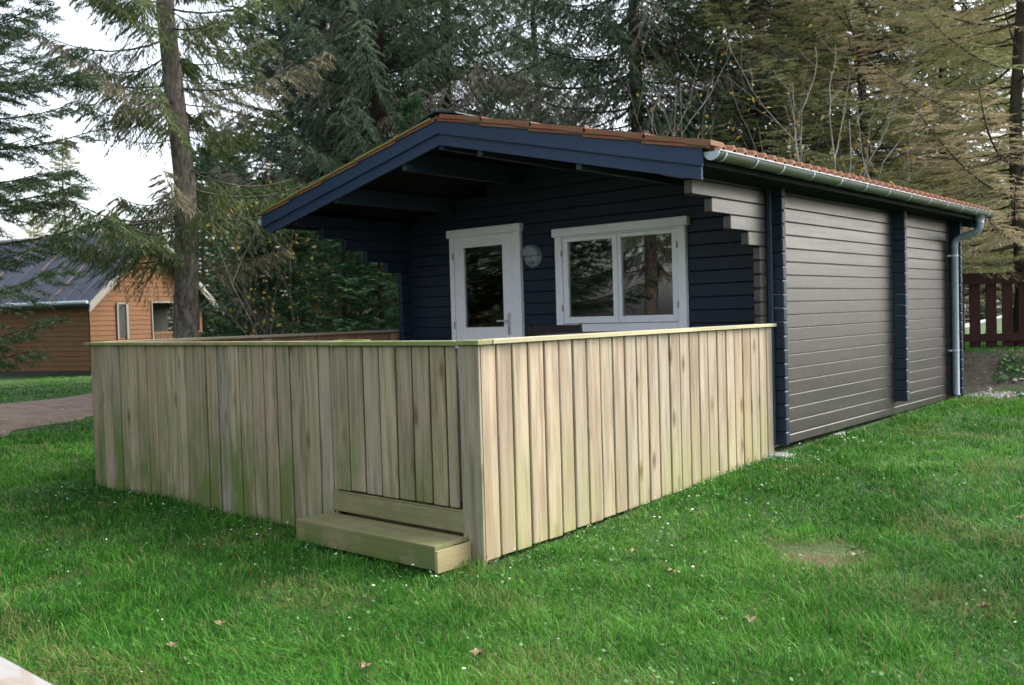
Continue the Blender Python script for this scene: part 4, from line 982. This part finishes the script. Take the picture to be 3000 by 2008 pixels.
def grass(name, N, r0, r1, ex, half, hs_, ws, label, seed):
    global nr
    nr = np.random.default_rng(seed)
    x, y, r = scatter(N, r0, r1, ex, half); ok = allowed(x, y); x, y, r = x[ok], y[ok], r[ok]; N = len(x)
    B0 = gpt(2385, 1625); bald = np.clip(1.15-np.hypot((x-B0.x)/.34, (y-B0.y)/.26)+.9*(vnoise(x, y, 8, 9)-.5), 0, 1)
    bald = np.maximum(bald, np.clip(.75-np.hypot((x-1.9)/.30, (y-1.3)/.6), 0, 1)+0*x)
    clump = vnoise(x, y, 1.1, 1)*.5+vnoise(x, y, 3.1, 2)*.5; tuft = vnoise(x, y, 5.5, 3)
    kp = ~((bald > .45) & (nr.random(N) < .55)); x, y, r, bald, clump, tuft = (q[kp] for q in (x, y, r, bald, clump, tuft)); N = len(x)
    h = hs_*(.50+1.0*clump**1.5+.7*(tuft > .68)*(tuft-.68)*3)*nr.uniform(.5,1.35,N)*np.where(nr.random(N) < .06, 1.7, 1.0)*(1-.65*bald)
    edge = np.clip(1-np.abs(y+3.72)/.12, 0, 1)*(x < .1); h *= 1+.25*edge
    w = ws*(np.maximum(r, 4)/4)**.75*nr.uniform(.6,1.4,N)
    az = nr.uniform(0, 6.283, N); fl = vnoise(x, y, .9, 4)*9; az = np.where(nr.random(N) < .25, fl, az)
    le = nr.uniform(.2,1.5,N)*(.6+.6*vnoise(x, y, 2.2, 8)); dx, dy = np.cos(az), np.sin(az); sx, sy = -dy, dx
    z = ground_np(x, y)-.004
    def pt(f, wf): 
        hx = h*le*f*f; zz = z+h*f*(1-.33*le*f)
        return np.stack([x+dx*hx+sx*w*wf, y+dy*hx+sy*w*wf, zz], 1)
    V = np.stack([pt(0,-.5), pt(0,.5), pt(.4,.5), pt(.4,-.5), pt(.75,.36), pt(.75,-.36), pt(1.0,.04), pt(1.0,-.04)], 1).reshape(-1,3)
    b = (np.arange(N)*8)[:,None,None]; F = (b+np.array([[0,1,2,3],[3,2,4,5],[5,4,6,7]])[None]).reshape(-1,4)
    tone = np.clip(.42+.55*(vnoise(x, y, .8, 6)-.5)+.35*(vnoise(x, y, 4, 7)-.5)+nr.normal(0,.26,N), 0, 1)
    dry = np.clip((nr.random(N) < .035)*.9+bald*nr.uniform(.2,1.3,N)+(nr.random(N) < .35)*(vnoise(x, y, 1.7, 12) > .78)*.5, 0, 1)
    o = npmesh(name, V, F, M['grass'], {'tone': np.repeat(tone, 8), 'dry': np.repeat(dry, 8)}); tag(o, label, 'grass', kind='stuff'); return o
grass('grass', 520000, 2.6, 14, 1.35, .66, .056, .0028, 'green lawn grass in the foreground and beside the cabin', 5)
grass('grass', 220000, 14, 34, 1.3, .62, .040, .0042, 'green grass farther off by the dirt path and neighbour cabin', 6)
# clover and daisies along the fence
def discs(name, N, gen, size, mat, zoff, label, cat, seed, up=.5):
    r = np.random.default_rng(seed); x, y = gen(r, N); global nr; nr = r; ok = allowed(x, y); x, y = x[ok], y[ok]; N = len(x)
    nrm = np.stack([r.normal(0,up,N), r.normal(0,up,N), np.ones(N)], 1); nrm /= np.linalg.norm(nrm, axis=1, keepdims=True)
    u = np.cross(nrm, np.array([[.3,.9,.1]])); u /= np.linalg.norm(u, axis=1, keepdims=True); v = np.cross(nrm, u); c = np.stack([x, y, ground_np(x, y)+zoff*r.uniform(.4,1.3,N)], 1); s = size*r.uniform(.6,1.4,N)
    V = np.stack([c+(u*math.cos(a)+v*math.sin(a))*s[:,None] for a in np.arange(6)*1.0472], 1).reshape(-1,3); F = np.arange(N*6).reshape(-1,6)
    o = npmesh(name, V, F, mat, {'tone': np.repeat(r.random(N), 6), 'dry': np.zeros(N*6)}); return tag(o, label, cat, kind='stuff')
def near_fence(r, N):
    h = N//2; t1 = r.uniform(-3.7, 1.2, h); x1 = .06+np.abs(r.normal(0,.38,h)); t2 = r.uniform(-5.2, .3, N-h); y2 = -3.72-np.abs(r.normal(0,.38,N-h))
    return np.concatenate([x1, t2]), np.concatenate([t1, y2])
M['clover'] = leaf_mat('clover leaves', (.045,.15,.035), (.085,.22,.055), (.1,.1,.05), .2)
discs('clover', 5000, lambda r, N: (lambda u, a: (CAM.x+u*np.cos(a), CAM.y+u*np.sin(a)))(2.9+11*r.random(N)**1.2, yaw0+r.uniform(-.6,.6,N)), .0072, M['clover'], .040, 'small clover leaves scattered through the lawn', 'clover', 13)
def bankgen(r, N): return r.uniform(.12, 2.2, N), 5.2+2.4*r.random(N)**.7
_al = allowed; allowed = lambda x, y: vnoise(x, y, 2.3, 33) > .42
discs('weeds', 2600, bankgen, .022, M['clover'], .06, 'low green weeds on the soil bank below the picket fence', 'weeds', 21, .9)
allowed = _al
M['petal'] = paint_mat('white petals', (.75,.76,.70), .6)
discs('clover', 2600, near_fence, .008, M['clover'], .036, 'low clover leaves along the foot of the fence', 'clover', 3)
def wide(r, N): u = r.random(N); rr = 2.9+12*u; a = yaw0+r.uniform(-.6,.6,N); return CAM.x+rr*np.cos(a), CAM.y+rr*np.sin(a)
discs('daisies', 150, near_fence, .0065, M['petal'], .055, 'tiny white daisies along the foot of the fence', 'daisies', 4, .25)
discs('daisies', 110, wide, .0055, M['petal'], .055, 'tiny white daisies scattered over the lawn', 'daisies', 8, .25)
# fallen leaves
M['dead_leaf'] = paint_mat('dead leaf', (.22,.17,.10), .8, 0, 2, .2, ((.2,.11,.06), .6))
LV = [(2200,1843,.035,'curled tan leaf in the lawn at the lower right'), (1402,1943,.035,'pale fallen leaf at the bottom centre'), (505,1917,.035,'fallen leaf near the bottom left'), (648,1856,.03,'small brown leaf in the lower left grass'), (1972,1697,.032,'tan leaf right of the lawn centre'), (2508,1650,.035,'star-shaped tan leaf beside the bare patch'), (2880,1806,.03,'small reddish leaf at the lower right edge'), (1073,1982,.03,'small leaf at the bottom edge left of centre'), (1857,1636,.028,'little brown leaf in front of the right fence'), (2990,1540,.03,'brown leaf at the right edge')]
for i, (px, py, s, lab) in enumerate(LV):
    p = gpt(px, py); rr = random.Random(i+40); mb = MB(); vs = []; n = 10
    for k in range(n): a = 6.283*k/n; q = s*(1.0 if k % 2 == 0 else .55)*rr.uniform(.8,1.2); vs.append((p.x+math.cos(a)*q, p.y+math.sin(a)*q, p.z+.040+rr.uniform(.0,.022)))
    vs.append((p.x, p.y, p.z+.036)); mb.add(vs, [(k, (k+1) % n, n) for k in range(n)])
    o = build('fallen_leaf', mb, M['dead_leaf'], None, loc=(p.x, p.y, p.z)); tag(o, lab, 'leaf', 'dead leaves lying in the grass')
# rubble stones on the bank
M['stone'] = paint_mat('pale rubble stone', (.30,.30,.28), .9, 0, 2, .2, ((.1,.09,.07), .6), .3)
rs = random.Random(77); sv = MB()
for i in range(170):
    px, py = rs.uniform(2815, 3050), rs.choice((rs.uniform(1020,1150), rs.uniform(1110,1160)))
    if py > 1110: px = rs.gauss(2850, 30)
    x = rs.uniform(.15, 1.6) if py < 1110 else rs.gauss(.35, .18); y = rs.uniform(5.5, 7.6) if py < 1110 else rs.uniform(5.15, 5.9)
    if x < .12: continue
    s = rs.uniform(.012, .035)*(1.3 if i % 9 == 0 else 1); z = ground(x, y)+.02; vs = []
    for k in range(6): a = 1.047*k; vs.append((x+s*math.cos(a)*rs.uniform(.7,1.3), y+s*math.sin(a)*rs.uniform(.7,1.3), z))
    for k in range(4): a = 1.57*k+.4; vs.append((x+s*.6*math.cos(a), y+s*.6*math.sin(a), z+s*rs.uniform(.5,.9)))
    sv.add(vs, [(0,1,6),(1,2,7),(1,7,6),(2,3,7),(3,4,8),(3,8,7),(4,5,9),(4,9,8),(5,0,6),(5,6,9),(6,7,8,9)], rs.random())
tag(build('rubble', sv, M['stone']), 'small pale rubble stones on the soil bank by the downpipe', 'stones', kind='stuff')
